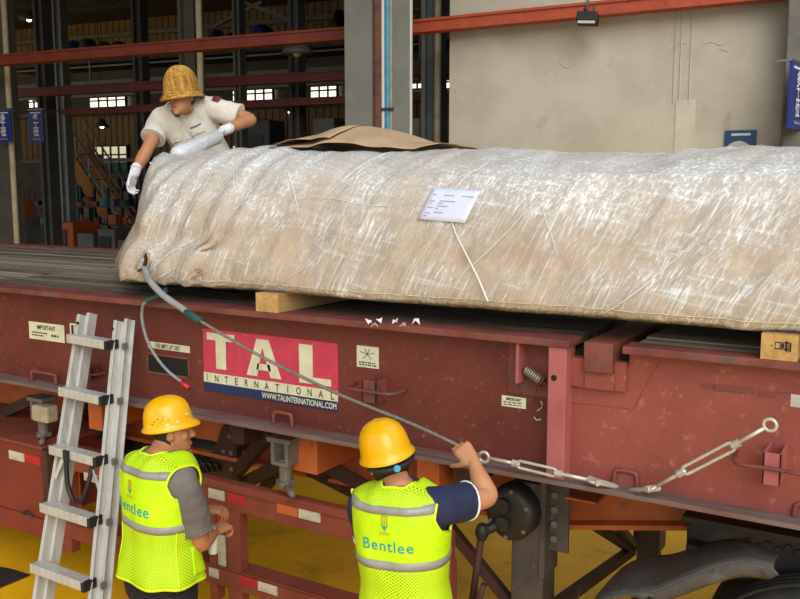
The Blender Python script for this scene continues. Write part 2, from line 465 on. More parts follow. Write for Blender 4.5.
truss(2, 14, 24, -30, 135, 'dark lattice girder high above the stair')
truss(70, 82, 23, 205, 345, 'dark lattice girder behind the red girts at right')
for (x0, y0, x1, y1, lb) in ((215, 26, 262, 2, 'pale diagonal brace rising under the roof'), (246, 3, 300, 24, 'pale diagonal brace falling towards the dark column')):
    tag(O('diagonal_brace', HB(MB().bar(PB(x0, y0, 22), PB(x1, y1, 22), .1, .1)), 'column_paint'), lb, 'brace')

# ---- banners, poster, flood lamp
def banner(c, xd, wd, h, label, brk=.15):
    c = V(c); xd = V(xd).normalized(); up = V((0, 0, 1)); nrm = xd.cross(up)
    t = thing('hanging_banner', label, 'banner', c - up * h / 2, 'blue work station banners')
    O('cloth', MB().obox(c, xd * wd / 2, nrm * .012, up * h / 2), 'banner_blue', t)
    O('top_rod', MB().cyl(c - xd * wd * .53 + up * h / 2, c + xd * wd * .53 + up * h / 2, .018, 8), 'rail_metal', t)
    for s_ in (-1, 1): O('bracket', MB().bar(c + xd * wd * .4 * s_ + up * h / 2, c + xd * wd * .4 * s_ + up * h / 2 - nrm * brk, .02, .02), 'rail_metal', t)
    O('lettering_bar', MB().obox(c + nrm * .016 + up * h * .40, xd * wd * .36, nrm * .002, up * h * .018), 'banner_white', t)
    for i, ch in enumerate('多工位'):
        O('character', place(text_mb(ch, h * .25, .95, bold=.004), c + nrm * .018 + up * h * (.15 - .22 * i), xd, up), 'banner_white', t)
    O('lettering', place(text_mb('Transfer die', h * .075, .85), c + nrm * .018 - up * h * .42, xd, up), 'banner_white', t)
    return t
a = PB(4, 126, 10.7); banner(BW(a), XB, .34, .52, 'blue banner with white characters at the left frame edge')
a = PB(36.5, 126, 12.9); banner(BW(a), XB, .36, .62, 'blue banner with white characters between the left columns', brk=.62)
a = PB(796.3, 96, 9.72); banner(BW(a), (XB * .25 + YB * .9), .52, .66, 'blue banner with white characters on the concrete pier')
# company poster on the wall
a0 = PB(725, 130.5, WY - .02); a1 = PB(757, 131, WY - .02)
t = thing('wall_poster', 'navy and grey printed poster on the plastered wall', 'poster', BW(((a0.x + a1.x) / 2, WY - .02, a0.z - .55)))
O('board', HB(MB().box(a0.x, a1.x, WY - .03, WY - .005, a0.z - .55, a0.z)), 'poster_navy', t)
m = MB(); cx = (a0.x + a1.x) / 2; hw = (a1.x - a0.x) / 2 - .01
top = [(cx + hw * (2 * i / 12 - 1), a0.z - .115 - .10 * ((2 * i / 12 - 1) + .1) ** 2) for i in range(13)]
m.prism([(x, WY - .032, z) for x, z in top] + [(cx + hw, WY - .032, a0.z - .54), (cx - hw, WY - .032, a0.z - .54)], (0, -.002, 0))
O('printed_arc', HB(m), 'poster_grey', t)
O('heading_line', HB(MB().box(cx - hw * .62, cx + hw * .66, WY - .034, WY - .03, a0.z - .06, a0.z - .035)), 'banner_white', t)
# flood lamp under the beam
a = PB(589, 18, 10.02)
t = thing('flood_lamp', 'black flood lamp hanging under the orange beam', 'lamp', BW((a.x, 10.0, a.z - .1)))
O('housing', HB(MB().obox((a.x, 9.95, a.z - .02), (.115, 0, -.01), (0, .06, -.03), (0, .03, .05))), 'lamp_housing', t, bevel=.01)
O('lens', HB(MB().obox((a.x, 9.885, a.z - .045), (.095, 0, -.008), (0, .004, -.002), (0, .015, .036))), 'lamp_glass', t)
for s in (-1, 1): O('bracket_arm', HB(MB().bar((a.x + s * .07, 9.98, a.z), (a.x + s * .04, 10.06, a.z + .14), .012, .02)), 'lamp_housing', t)
O('hanger', HB(MB().bar((a.x - .03, 10.05, a.z + .1), (a.x - .03, 10.08, a.z + .21), .025, .02)), 'machine_grey', t)

# ---- high bay lamps and pendant
for px, py, D in ((145 * .7, 98 + 29, 21), (301, 83 + 29.0, 19), (234, 13 + 65, 25)):
    pass
def bay_lamp(px, py, D, label, lit=True):
    a = PB(px, py, D)
    t = thing('bay_lamp', label, 'lamp', BW((a.x, D, a.z)), 'hanging bay lamps')
    rg = []
    for r, z in ((.05, .28), (.1, .2), (.24, .06), (.26, 0)):
        rg.append([BW((a.x + r * math.cos(2 * PI * j / 14), D + r * math.sin(2 * PI * j / 14), a.z + z)) for j in range(14)])
    O('shade', MB().rings(rg), 'machine_grey', t, smooth=True)
    O('bulb', HB(MB().ball((a.x, D, a.z + .03), .08, 10, 6)), 'lamp_light' if lit else 'lamp_glass', t, smooth=True)
    O('cord', HB(MB().cyl((a.x, D, a.z + .25), (a.x, D, 9.55), .012, 6)), 'machine_black', t)
bay_lamp(102, 127, 24, 'bright lit bay lamp in front of the tan cladding')
bay_lamp(290, 112, 26, 'small lit bay lamp right of the worker')
bay_lamp(297, 54, 12.6, 'unlit grey bay lamp beside the dark column', lit=False)
bay_lamp(29, 20, 19, 'bay lamp high up behind the leftmost column')

# ---- stair with rails
t = thing('factory_stair', 'ochre steel stair with metal handrails in the dark bay', 'stair', BW(PB(92, 202, 21)))
p0 = PB(63, 148, 21); p1 = PB(98, 203, 21); p1 = p0 + (p1 - p0) * (p0.z / (p0.z - p1.z))
for dy in (0, .9):
    O('stringer', HB(MB().bar(p0 + V((0, dy, 0)), p1 + V((0, dy, 0)), .06, .42)), 'stair_ochre', t)
    for k in (.55, 1.0):
        O('handrail', HB(MB().tube([p0 + V((0, dy, k)), p1 + V((0, dy, k))], .03, 6)), 'rail_metal', t)
    for i in range(7):
        q = p0.lerp(p1, i / 6) + V((0, dy, 0)); O('baluster', HB(MB().cyl(q, q + V((0, 0, 1.0)), .02, 6)), 'rail_metal', t)
for i in range(10):
    q = p0.lerp(p1, (i + .5) / 10); O('tread', HB(MB().box(q.x - .14, q.x + .14, 21, 21.9, q.z, q.z + .03)), 'stair_ochre', t)

# ---- machines and stacked goods on the bay floor
def machine(x0, y0, x1, y1, D, m, label, dep=1.2, m2=None, kind='machine'):
    xa, xb_, za, zb = rect(x0, y0, x1, y1, D)
    za = 0.0
    t = thing('floor_machine', label, 'machine', BW(((xa + xb_) / 2, D + dep / 2, za)))
    h = zb - za; wd = xb_ - xa
    O('base', HB(MB().box(xa, xb_, D, D + dep, 0, za + h * .55)), m, t, bevel=.03)
    O('cabinet', HB(MB().box(xa + wd * .08, xa + wd * .62, D + .1, D + dep * .9, za + h * .55, zb)), m2 or m, t, bevel=.03)
    O('head', HB(MB().box(xa + wd * .66, xb_ - wd * .05, D + .15, D + dep * .8, za + h * .55, za + h * .85)), 'machine_grey', t, bevel=.02)
    O('panel', HB(MB().box(xa + wd * .15, xa + wd * .5, D + .07, D + .1, za + h * .62, za + h * .9)), 'machine_black', t)
    O('handwheel', HB(MB().tube([(xa + wd * .8 + .16 * math.cos(a_ * PI / 6), D - .05, za + h * .4 + .16 * math.sin(a_ * PI / 6)) for a_ in range(12)], .02, 6, closed=True)), 'rail_metal', t)
    O('guard_rail', HB(MB().tube([(xa + wd * .05, D - .1, za + h * .1), (xa + wd * .05, D - .1, za + h * .5), (xb_ - wd * .05, D - .1, za + h * .5), (xb_ - wd * .05, D - .1, za + h * .1)], .025, 6)), 'rail_metal', t)
machine(36, 222, 92, 246, 17, 'machine_red', 'low red orange machine behind the deck', m2='machine_orange')
machine(92, 229, 124, 248, 16, 'machine_green', 'low green machine beside the load', m2='machine_grey')
machine(-20, 200, 10, 246, 14.5, 'machine_blue', 'blue machine at the left frame edge', m2='machine_orange')
machine(56, 186, 88, 225, 25, 'machine_grey', 'grey cabinet machine below the stair', m2='machine_teal')
machine(98, 178, 128, 225, 24, 'machine_teal', 'teal machine below the lower window', m2='machine_grey')
machine(236, 120, 288, 158, 24, 'machine_black', 'black machine right of the worker', m2='machine_grey')
machine(308, 118, 348, 158, 22, 'machine_grey', 'grey machine left of the large column', m2='column_paint')
machine(409, 118, 424, 150, 17, 'machine_blue', 'blue cabinet seen between the columns', m2='machine_white')
def bin_box(x0, y0, x1, y1, D, m, label, cat='bin', grp='bins and parts in the dark bay', z0=None):
    xa, xb_, za, zb = rect(x0, y0, x1, y1, D)
    t = thing('storage_bin', label, cat, BW(((xa + xb_) / 2, D + .3, za)), grp)
    O('body', HB(MB().box(xa, xb_, D, D + .6, za, zb - .04)), m, t, bevel=.02)
    O('rim', HB(MB().box(xa - .03, xb_ + .03, D - .03, D + .63, zb - .06, zb)), m, t, bevel=.01)
# rack shelves with many parts
RD = 18.6
rk = thing('parts_rack', 'long dark storage rack crowded with parts behind the deck', 'rack', BW((PB(80, 200, RD).x, RD + .35, 0)))
xa = PB(24, 200, RD).x; xb_ = PB(134, 200, RD).x
lev = [(zpx(80, 243, RD), 'bottom'), (zpx(80, 224, RD), 'middle'), (zpx(80, 206, RD), 'top')]
for z, _ in lev: O('shelf', HB(MB().box(xa, xb_, RD, RD + .7, z - .04, z)), 'steel_dark', rk)
for i in range(9):
    x = lerp(xa, xb_, i / 8); O('upright', HB(MB().box(x - .03, x + .03, RD + .62, RD + .7, 0, lev[2][0] + .5)), 'steel_dark', rk)
rs = random.Random(3)
ORD = 'first second third fourth fifth sixth seventh eighth ninth tenth eleventh twelfth thirteenth fourteenth fifteenth sixteenth seventeenth eighteenth nineteenth twentieth'.split() + ['twenty-' + q for q in 'first second third fourth fifth sixth seventh eighth ninth'.split()] + ['thirtieth'] + ['thirty-' + q for q in 'first second third fourth fifth sixth seventh eighth ninth'.split()]
cols = ['machine_white', 'machine_red', 'machine_teal', 'machine_grey', 'machine_blue', 'machine_orange', 'machine_green', 'machine_black', 'machine_black', 'machine_grey', 'steel_dark']
names = {'machine_white': 'white', 'machine_red': 'red', 'machine_teal': 'teal', 'machine_grey': 'grey', 'machine_blue': 'blue', 'machine_orange': 'orange', 'machine_green': 'green', 'machine_black': 'black', 'steel_dark': 'dark steel'}
for z, lv in lev:
    x = xa + .1; cnt = 0
    while x < xb_ - .3:
        wd = rs.uniform(.10, .30); h = rs.uniform(.08, .26); c = rs.choice(cols); kd = rs.choice(['box', 'drum', 'coil']); y = RD + rs.uniform(.05, .3); mb = MB()
        if kd == 'box': mb.box(x, x + wd, y, y + .25, z, z + h).box(x - .01, x + wd + .01, y - .01, y + .26, z + h - .03, z + h)
        elif kd == 'drum': mb.tube([(x + wd / 2, y + .15, z + h * q) for q in (0, .05, .5, .55, .95, 1)], [wd / 2, wd / 2 * 1.04, wd / 2, wd / 2, wd / 2 * 1.04, wd / 2 * .9], 12)
        else: mb.tube([(x + wd / 2 + wd * .36 * math.cos(q * PI / 7), y + .1, z + wd * .49 + wd * .36 * math.sin(q * PI / 7)) for q in range(14)], wd * .13, 7, closed=True)
        cnt += 1; o = O('parts_' + kd, HB(mb), c)
        tag(o, '%s %s, %s from left on the %s shelf of the parts rack' % (names[c], {'box': 'parts box', 'drum': 'drum', 'coil': 'cable coil'}[kd], ORD[cnt - 1], lv), kd, 'parts on the storage rack')
        x += wd + rs.uniform(.03, .22)
# goods on the mezzanine
zm = zpx(190, 47, 20.2) + .085
for px, wd, h, mm, sh in ((68, .7, .75, 'sack_blue', 'blue'), (82, .9, .8, 'sack_green', 'green'), (98, .6, .6, 'sack_green', 'dull green'), (113, .9, .55, 'sack_blue', 'dark blue'), (212, .6, .7, 'sack_blue', 'small blue'), (228, 1.0, .5, 'machine_black', 'black'), (256, 1.5, .75, 'sack_blue', 'bright blue'), (335, .8, 1.1, 'machine_black', 'tall black')):
    h *= .62; wd *= .42; q = PB(px, 55, 20.6); rg = []
    nrg = 7
    for i in range(nrg):
        u = i / (nrg - 1); k = (math.sin(PI * (.12 + .82 * u))) ** .45
        rg.append([BW((q.x + wd / 2 * k * (1 + .12 * math.sin(3 * j + i)) * math.cos(2 * PI * j / 12), 20.9 + .35 * k * math.sin(2 * PI * j / 12), zm + h * u)) for j in range(12)])
    tag(O('goods_sack', MB().rings(rg), mm, smooth=True), '%s bundle of goods %s' % (sh, 'on the upper platform above the stair' if px < 150 else 'on the upper platform right of the worker'), 'sack', 'goods on the mezzanine')
# ================================================================== FLAT RACK PLATFORM
mat('rack_red', '#682c23', '#5a251d', scale=2.2, rough=.55, c3='#86503f', s3=26, lo3=.60, hi3=.72, bump=.2, bscale=30)
mat('rack_red_faded', '#8d463c', '#813e35', scale=2.2, rough=.55, c3='#a2635a', s3=24, lo3=.58, hi3=.72, bump=.2, bscale=30)
mat('rack_primer', '#a45c5c', '#985252', scale=5, rough=.6)
mat('rack_flange', '#7c4138', '#63302a', scale=5, rough=.65, c3='#584840', s3=11, lo3=.52, hi3=.66, bump=.25, bscale=40)
mat('rack_dust', '#6d6460', '#6b3c36', scale=9, stretch=(.25, 2, 2), rough=.8, lo=.4, hi=.65)
mat('deck_wood', '#7d7163', '#655a4e', scale=7, stretch=(.12, 2.5, 2.5), rough=.85, bump=.35, bscale=30, c3='#77706a', s3=16, lo3=.55, hi3=.7)
for nm_, a_, b_ in (('deck_wood_pale', '#9a8e80', '#83786b'), ('deck_wood_dark', '#574b3f', '#453a31'), ('deck_wood_brown', '#86705a', '#6f5c4a')):
    mat(nm_, a_, b_, scale=7, stretch=(.12, 2.5, 2.5), rough=.85, bump=.35, bscale=30, c3='#a0968a', s3=16, lo3=.55, hi3=.7)
mat('dark_gap', '#15110f', rough=.9)
mat('sign_pink', '#c03a52', '#b4344a', scale=9, rough=.5, c3='#c8566a', s3=30, lo3=.55, hi3=.75)
mat('sign_cream', '#d3d1b4', '#c5c2a4', scale=12, rough=.55)
mat('sign_navy', '#172a55', '#14244a', scale=6, rough=.5)
mat('print_dark', '#33353a', rough=.6)
mat('print_black', '#181412', rough=.6)
mat('spring_steel', '#8f8a80', rough=.4, metal=.6)
mat('rust', '#5a3424', '#432719', scale=18, rough=.85)
ZD = 2.06; YE = 3.19; YW = 3.305; ZB = 1.471; YK = YE + 2.55
XL, XR = -9.3, 3.0
fr = thing('flat_rack', 'rust red flat rack container platform with timber deck', 'container', ((XL + XR) / 2, (YE + YK) / 2, ZB))
xs0, xs1, xs2, xs3 = -1.165, -1.115, -1.0, -.955            # two cross grooves
# timber deck boards, in two fields
nb = 17; y0b, y1b = YE + .10, YK - .10; bw = (y1b - y0b) / nb
rb = random.Random(11)
for (xa, xb_) in ((XL + .05, -5.2), (-5.2, xs0 - .02), (xs3 + .02, XR - .05)):
    for i in range(nb):
        dz = rb.uniform(-.006, .004)
        wdm = rb.choice(['deck_wood', 'deck_wood_pale', 'deck_wood_dark', 'deck_wood_brown'])
        O('deck_board', MB().box(xa + .004, xb_ - .004, y0b + i * bw + .006, y0b + (i + 1) * bw - .006, ZD - .045, ZD + dz - .002), wdm, fr)
O('deck_underlay', MB().box(XL, XR, YE + .12, YK - .12, ZD - .10, ZD - .06), 'dark_gap', fr)
# top flanges
for (xa, xb_) in ((XL, xs0), (xs3, XR)):
    O('top_flange', MB().box(xa, xb_, YE, YE + .16 if xa < -2 else YE + .12, ZD - .03, ZD), 'rack_flange', fr, bevel=.004)
    O('top_flange', MB().box(xa, xb_, YK - .12, YK, ZD - .03, ZD + .012), 'rack_flange', fr, bevel=.004)
O('cross_member', MB().box(xs1, xs2, YE + .03, YK, ZD - .12, ZD - .002), 'rack_flange', fr, bevel=.004)
# webs
O('side_web', MB().box(XL, -1.19, YW, YW + .012, ZB + .02, ZD - .03), 'rack_red', fr)
O('side_web', MB().box(-1.19, XR, YW - .03, YW + .012, ZB + .02, ZD - .085), 'rack_red_faded', fr)
O('side_web', MB().box(xs3 + .005, XR, YW - .03, YW + .012, ZD - .085, ZD - .03), 'rack_red_faded', fr)
O('groove_block', MB().box(xs1, xs2 + .0, YE + .055, YW, ZD - .19, ZD - .12), 'rack_red_faded', fr)
O('groove_block', MB().box(-1.19, xs3 + .0, YE + .065, YW, ZD - .19, ZD - .075), 'rack_red_faded', fr)
O('side_web', MB().box(XL, XR, YK - .12, YK - .10, ZB + .02, ZD - .03), 'rack_red', fr)
# bottom flange with dust
O('bottom_flange', MB().box(XL, XR, YE, YW + .12, ZB, ZB + .02), 'rack_dust', fr, bevel=.003)
O('bottom_flange', MB().box(XL, XR, YK - .16, YK, ZB, ZB + .02), 'rack_red', fr)
for i in range(14):
    x = XL + .4 + i * .86
    O('cross_bearer', MB().box(x, x + .09, YW + .02, YK - .12, ZB + .18, ZD - .11), 'rack_red', fr)
# post and housing left of the grooves
pa = PY(548, 400, YE + .02).x; pb = PY(566, 400, YE + .02).x
O('post', MB().box(pa, pb, YE + .012, YW, ZB + .02, ZD - .03), 'rack_primer', fr, bevel=.004)
O('post_hole', MB().cyl((lerp(pa, pb, .35), YE + .009, 1.905), (lerp(pa, pb, .35), YE + .02, 1.905), .012, 12), 'dark_gap', fr)
hq = PY(523, 360, YW - .01)
O('housing_plate', MB().box(hq.x, hq.x + .014, YE + .03, YW, 1.86, ZD - .03), 'rack_primer', fr)
O('repair_patch', MB().box(PY(509, 380, YW).x, pa, YW - .006, YW + .002, PY(509, 392, YW).z, ZD - .03), 'rack_flange', fr)
# spring
a = PY(526, 370, YE + .06); b = PY(541, 381, YE + .06); ax = (b - a).normalized(); s1 = ax.cross(V((0, 1, 0))).normalized(); s2 = ax.cross(s1)
hel = [a + (b - a) * (i / 80) + (s1 * math.cos(i * 2 * PI / 10) + s2 * math.sin(i * 2 * PI / 10)) * .017 for i in range(81)]
sp = O('spring', MB().tube(hel, .0045, 6), 'spring_steel', fr, smooth=True)
O('pin', MB().cyl(a - ax * .05, b + ax * .06, .008, 8), 'rust', sp)
O('washer', MB().cyl(b, b + ax * .012, .024, 12), 'rust', sp)
O('tie_wire', MB().tube(crv([PY(538, 388, YW - .03), PY(535, 398, YW - .02), PY(541, 405, YW - .03), PY(545, 409, YW - .02)], 5), .0018, 5), 'rust', fr)
O('paint_chip', MB().tube(crv([PY(541, 401, YW - .008), PY(542, 407, YW - .008), PY(537, 411, YW - .008)], 4), .002, 5), 'sign_cream', fr)
O('paint_chip', MB().tube(crv([PY(534, 417, YW - .008), PY(537, 420, YW - .008), PY(541, 419, YW - .008)], 4), .002, 5), 'sign_cream', fr)
# weld seams
YR = YW - .03
for pts in (((567, 381), (616, 386)), ((616, 386), (616, 360)), ((567, 401), (634, 409)), ((634, 409), (660, 362))):
    O('weld_seam', MB().tube([PY(x, y, YR) for x, y in pts], .0035, 6), 'rack_red_faded', fr)
# old label remains (bare metal scuffs)
for (x0, y0, x1, y1) in ((700, 381, 714, 392), (714, 382, 754, 398), (758, 389, 776, 401), (776, 391, 790, 396)):
    a = PY(x0, y0, YR); b = PY(x1, y1, YR)
    O('scuff', MB().box(a.x, b.x, YR - .0015, YR + .001, b.z + .01, a.z - .006), 'rack_flange', fr)
a = PY(791, 394, YR - .002); O('corner_tag', MB().box(a.x, a.x + .1, YR - .003, YR + .002, a.z - .045, a.z), 'machine_white', fr)

# D-shaped lashing rings and stake pockets
def lash_ring(x0, y0, x1, y1, top):
    a = PZ(x0, y0, ZB + .02); b = PZ(x1, y1, ZB + .02); Y = YE + .075
    a = V((a.x, Y, ZB + .02)); b = V((b.x, Y, ZB + .02)); h = top
    O('lashing_ring', MB().tube(crv([a, a + V((.004, 0, h * .8)), a + V((.02, 0, h)), b + V((-.02, 0, h)), b + V((-.004, 0, h * .8)), b], 5), .009, 8), 'rack_flange', fr, smooth=True)
lash_ring(40, 379, 57, 385, .06)
lash_ring(273, 424, 290, 428, .062)
lash_ring(611, 487, 634, 492, .062)
lash_ring(795, 514, 812, 517, .05)
def pocket(px0, px1, py0, py1, Y, m, rod):
    a = PY(px0, py0, Y); b = PY(px1, py1, Y); z0, z1 = b.z, a.z; t_ = .008
    q = MB(); q.box(a.x, b.x, Y, Y + t_, z0, z1); q.box(a.x, a.x + t_, Y, YW, z0, z1); q.box(b.x - t_, b.x, Y, YW, z0, z1)
    p = O('stake_pocket', q, m, fr, bevel=.002)
    zr = lerp(z0, z1, .55)
    O('rope_bar', MB().tube(crv([(a.x - rod, YW, zr), (a.x - rod * .8, Y - .005, zr), (a.x, Y - .014, zr), (b.x, Y - .014, zr), (b.x + rod * .8, Y - .005, zr), (b.x + rod, YW, zr)], 4), .0075, 8), 'rack_flange', p, smooth=True)
pocket(362, 376, 380, 404, YE + .02, 'rack_flange', .10)
pocket(763, 780, 452, 487, YE - .055, 'rack_primer', .11)
pocket(76, 92, 366, 380, YE + .05, 'rack_red', .05)
# fork pocket
a = PY(148, 353, YW); b = PY(190, 378, YW)
fp = O('fork_pocket', MB().box(a.x, b.x, YW - .0015, YW + .004, b.z, a.z), 'dark_gap', fr)
for z in (a.z, b.z): O('pocket_lip', MB().box(a.x - .01, b.x + .01, YW - .008, YW, z - .006, z + .006), 'rack_flange', fp)
for x in (a.x, b.x): O('pocket_side', MB().box(x - .006, x + .006, YW - .008, YW, b.z, a.z), 'rack_flange', fp)

# ---- signs and stickers on the web
def onweb(mb, x, z, Y): return place(mb, (x, Y, z), (1, 0, 0), (0, 0, 1))
a = PY(203, 327, YW); b = PY(338, 345, YW); c = PY(203, 390, YW)
sx0, sx1 = a.x, b.x; sz1 = (a.z + b.z) / 2; sz0 = (c.z + PY(338, 412, YW).z) / 2; sw = sx1 - sx0; sh = sz1 - sz0
sg = O('company_sign', MB().box(sx0, sx1, YW - .003, YW, sz0, sz1), 'sign_pink', fr); sg['label'] = 'pink, cream and navy company sign'
O('navy_band', MB().box(sx0, sx1, YW - .0045, YW - .003, sz0, sz0 + sh * .15), 'sign_navy', sg)
O('cream_band', MB().box(sx0, sx1, YW - .0045, YW - .003, sz0 + sh * .15, sz0 + sh * .305), 'sign_cream', sg)
def letterpoly(polys):
    m = MB()
    for p in polys: m.prism([(sx0 + sw * u, YW - .0045, sz0 + sh * v_) for u, v_ in p], (0, -.0015, 0))
    return m
tT, tB = .95, .355
O('letter', letterpoly([[(.035, .95), (.255, .95), (.255, .835), (.035, .835)], [(.105, .835), (.185, .835), (.185, .385), (.105, .385)]]), 'sign_cream', sg)
O('letter', letterpoly([[(.42, .93), (.515, .93), (.48, .76), (.45, .76), (.355, .355), (.36, .355), (.36, .35)][:0] or [(.425, .935), (.515, .935), (.605, .36), (.525, .36), (.47, .80), (.465, .80), (.425, .36), (.345, .36)],
                        [(.43, .56), (.52, .56), (.53, .46), (.42, .46)]]), 'sign_cream', sg)
O('letter', letterpoly([[(.735, .935), (.83, .935), (.83, .36), (.735, .36)], [(.83, .46), (.955, .46), (.955, .36), (.83, .36)]]), 'sign_cream', sg)
for i, ch in enumerate('INTERNATIONAL'):
    O('letter', onweb(text_mb(ch, sh * .155, .75, bold=.0008), sx0 + sw * (.02 + .965 * (i + .1) / 12.4), sz0 + sh * .175, YW - .0055), 'print_dark', sg)
O('web_address', onweb(text_mb('WWW.TALINTERNATIONAL.COM', sh * .125, .72, bold=.0008), sx0 + sw * .725, sz0 + sh * .035, YW - .0055), 'sign_cream', sg)
def sticker(px0, py0, px1, py1, Y, nm, label=None):
    a = PY(px0, py0, Y); b = PY(px1, py1, Y)
    o = O(nm, MB().box(a.x, b.x, Y - .003, Y, b.z, a.z), 'sign_cream', fr)
    if label: o['label'] = label
    return o, a.x, b.x, b.z, a.z
def lines(o, x0, x1, z, Y, h, n, m='print_dark', seed=1):
    r = random.Random(seed); x = x0; q = MB()
    while x < x1 - .004:
        wd = r.uniform(.006, .02); q.box(x, min(x + wd, x1), Y - .0042, Y - .003, z, z + h); x += wd + .005
    O('text_line', q, m, o)
o, xa, xb_, za, zb = sticker(29, 321, 65, 343, YW, 'notice_sticker', 'cream IMPORTANT notice sticker')
hh = zb - za; ww = xb_ - xa
O('heading', onweb(text_mb('IMPORTANT', hh * .36, .8, bold=.0008), (xa + xb_) / 2, za + hh * .60, YW - .0045), 'print_dark', o)
lines(o, xa + ww * .08, xa + ww * .52, za + hh * .36, YW, hh * .08, 5); lines(o, xa + ww * .08, xa + ww * .4, za + hh * .20, YW, hh * .08, 5, seed=4); lines(o, xa + ww * .64, xa + ww * .86, za + hh * .26, YW, hh * .12, 3, seed=2)
o, xa, xb_, za, zb = sticker(357, 345, 379, 369, YW, 'diagram_sticker', 'cream sticker with a lashing diagram')
hh = zb - za; ww = xb_ - xa; cx = (xa + xb_) / 2; cz = za + hh * .63
q = MB()
for a0 in (20, 75, 110, 160, 235, 300):
    q.bar((cx, YW - .004, cz), (cx + ww * .36 * math.cos(math.radians(a0)), YW - .004, cz + hh * .26 * math.sin(math.radians(a0))), .0015, .0025)
O('diagram', q, 'print_dark', o)
lines(o, xa + ww * .1, xa + ww * .85, za + hh * .20, YW, hh * .06, 5, seed=8); lines(o, xa + ww * .12, xa + ww * .9, za + hh * .09, YW, hh * .06, 5, seed=9)
o, xa, xb_, za, zb = sticker(502, 395, 526, 409, YW - .001, 'notice_sticker', 'small cream IMPORTANT sticker near the post')
hh = zb - za; ww = xb_ - xa
O('heading', onweb(text_mb('IMPORTANT', hh * .36, .72, bold=.0006), (xa + xb_) / 2, za + hh * .62, YW - .0055), 'print_dark', o)
lines(o, xa + ww * .08, xa + ww * .9, za + hh * .40, YW - .001, hh * .09, 5, seed=5); lines(o, xa + ww * .08, xa + ww * .88, za + hh * .18, YW - .001, hh * .08, 5, seed=6)
o, xa, xb_, za, zb = sticker(148, 341, 190, 353, YW, 'pocket_notice', 'cream notice above the fork pocket')
hh = zb - za
O('lettering', onweb(text_mb('FOR EMPTY LIFT ONLY', hh * 1.0, .50, bold=.0006), (xa + xb_) / 2, za + hh * .15, YW - .0045), 'print_dark', o)
o, xa, xb_, za, zb = sticker(70, 323, 82, 341, YW, 'owner_mark', 'black and white owner mark')
hh = zb - za; ww = xb_ - xa
O('mark_bar', MB().box(xa + ww * .14, xa + ww * .34, YW - .0045, YW - .003, za + hh * .1, za + hh * .9), 'print_black', o)
O('mark_ring', MB().box(xa + ww * .46, xa + ww * .98, YW - .0045, YW - .003, za + hh * .1, za + hh * .9), 'print_black', o)
O('mark_slot', MB().box(xa + ww * .64, xa + ww * .9, YW - .0055, YW - .003, za + hh * .3, za + hh * .7), 'sign_cream', o)
O('letter', onweb(text_mb('T', .11, .8, bold=.002), xa + .045, za - .09, YW - .004), 'sign_cream', fr)
# ================================================================== TRAILER CHASSIS UNDER THE RACK
mat('chassis_red', '#84402f', '#733627', scale=3, rough=.65, c3='#5b4a3c', s3=9, lo3=.6, hi3=.75, bump=.2)
mat('chassis_orange', '#bf6631', '#aa5728', scale=3, rough=.6, c3='#6d4630', s3=8, lo3=.6, hi3=.75)
mat('toolbox_red', '#7c3026', '#6e2a21', scale=3, rough=.55, c3='#5a3a30', s3=10, lo3=.62, hi3=.75)
mat('chassis_brown', '#4a2c24', '#3a241d', scale=4, rough=.75, c3='#5a4a3e', s3=8)
mat('leg_grey', '#4f4842', '#3f3934', scale=5, rough=.6, c3='#6a6058', s3=12, lo3=.58, hi3=.7)
mat('black_steel', '#262423', '#1b1a19', scale=5, rough=.55, bump=.15)
mat('rubber', '#232222', '#2e2c2b', scale=12, rough=.75, bump=.2, bscale=80)
mat('fender_plastic', '#4c4a48', '#403e3c', scale=8, rough=.6, c3='#6c6862', s3=14, lo3=.62, hi3=.72, bump=.1)
mat('reflect_red', '#b3232c', '#9c1d26', scale=14, rough=.4)
mat('reflect_white', '#c4c0ae', '#a7a28f', scale=14, rough=.4)
mat('cast_grey', '#77706a', '#625c56', scale=8, rough=.55, bump=.2)
mat('hose_black', '#171616', rough=.5)
mat('light_cream', '#b4ac92', '#978f76', scale=9, rough=.5)
YG = 3.35
tr = thing('trailer_chassis', 'rusty red container trailer chassis carrying the flat rack', 'trailer', (-3.2, 4.45, 0))
# main longitudinal I beams (orange) under the platform
for Y in (3.86, 5.0):
    bot = [(-9.2, 1.05), (-1.45, 1.05), (-.36, 1.27), (2.9, 1.27)]
    O('main_beam_web', MB().prism([(x, Y, z) for x, z in bot] + [(2.9, Y, 1.46), (-9.2, Y, 1.46)], (0, .015, 0)), 'chassis_orange', tr)
    for (a, b) in zip(bot, bot[1:]):
        O('main_beam_flange', MB().bar((a[0], Y, a[1] - .01), (b[0], Y, b[1] - .01), .15, .022), 'chassis_orange', tr)
    O('main_beam_flange', MB().box(-9.2, 2.9, Y - .08, Y + .09, 1.445, 1.468), 'chassis_orange', tr)
for i in range(9):
    x = -8.6 + i * 1.36
    O('cross_beam', MB().box(x, x + .09, 3.45 if x < -1.3 else 3.9, 5.5, 1.28, 1.44), 'chassis_brown', tr)
    # diagonal outrigger gussets
    if x < -1.3: O('outrigger', MB().bar((x + .05, 3.5, 1.38), (x - .38, 3.94, 1.06), .06, .08), 'chassis_brown', tr)
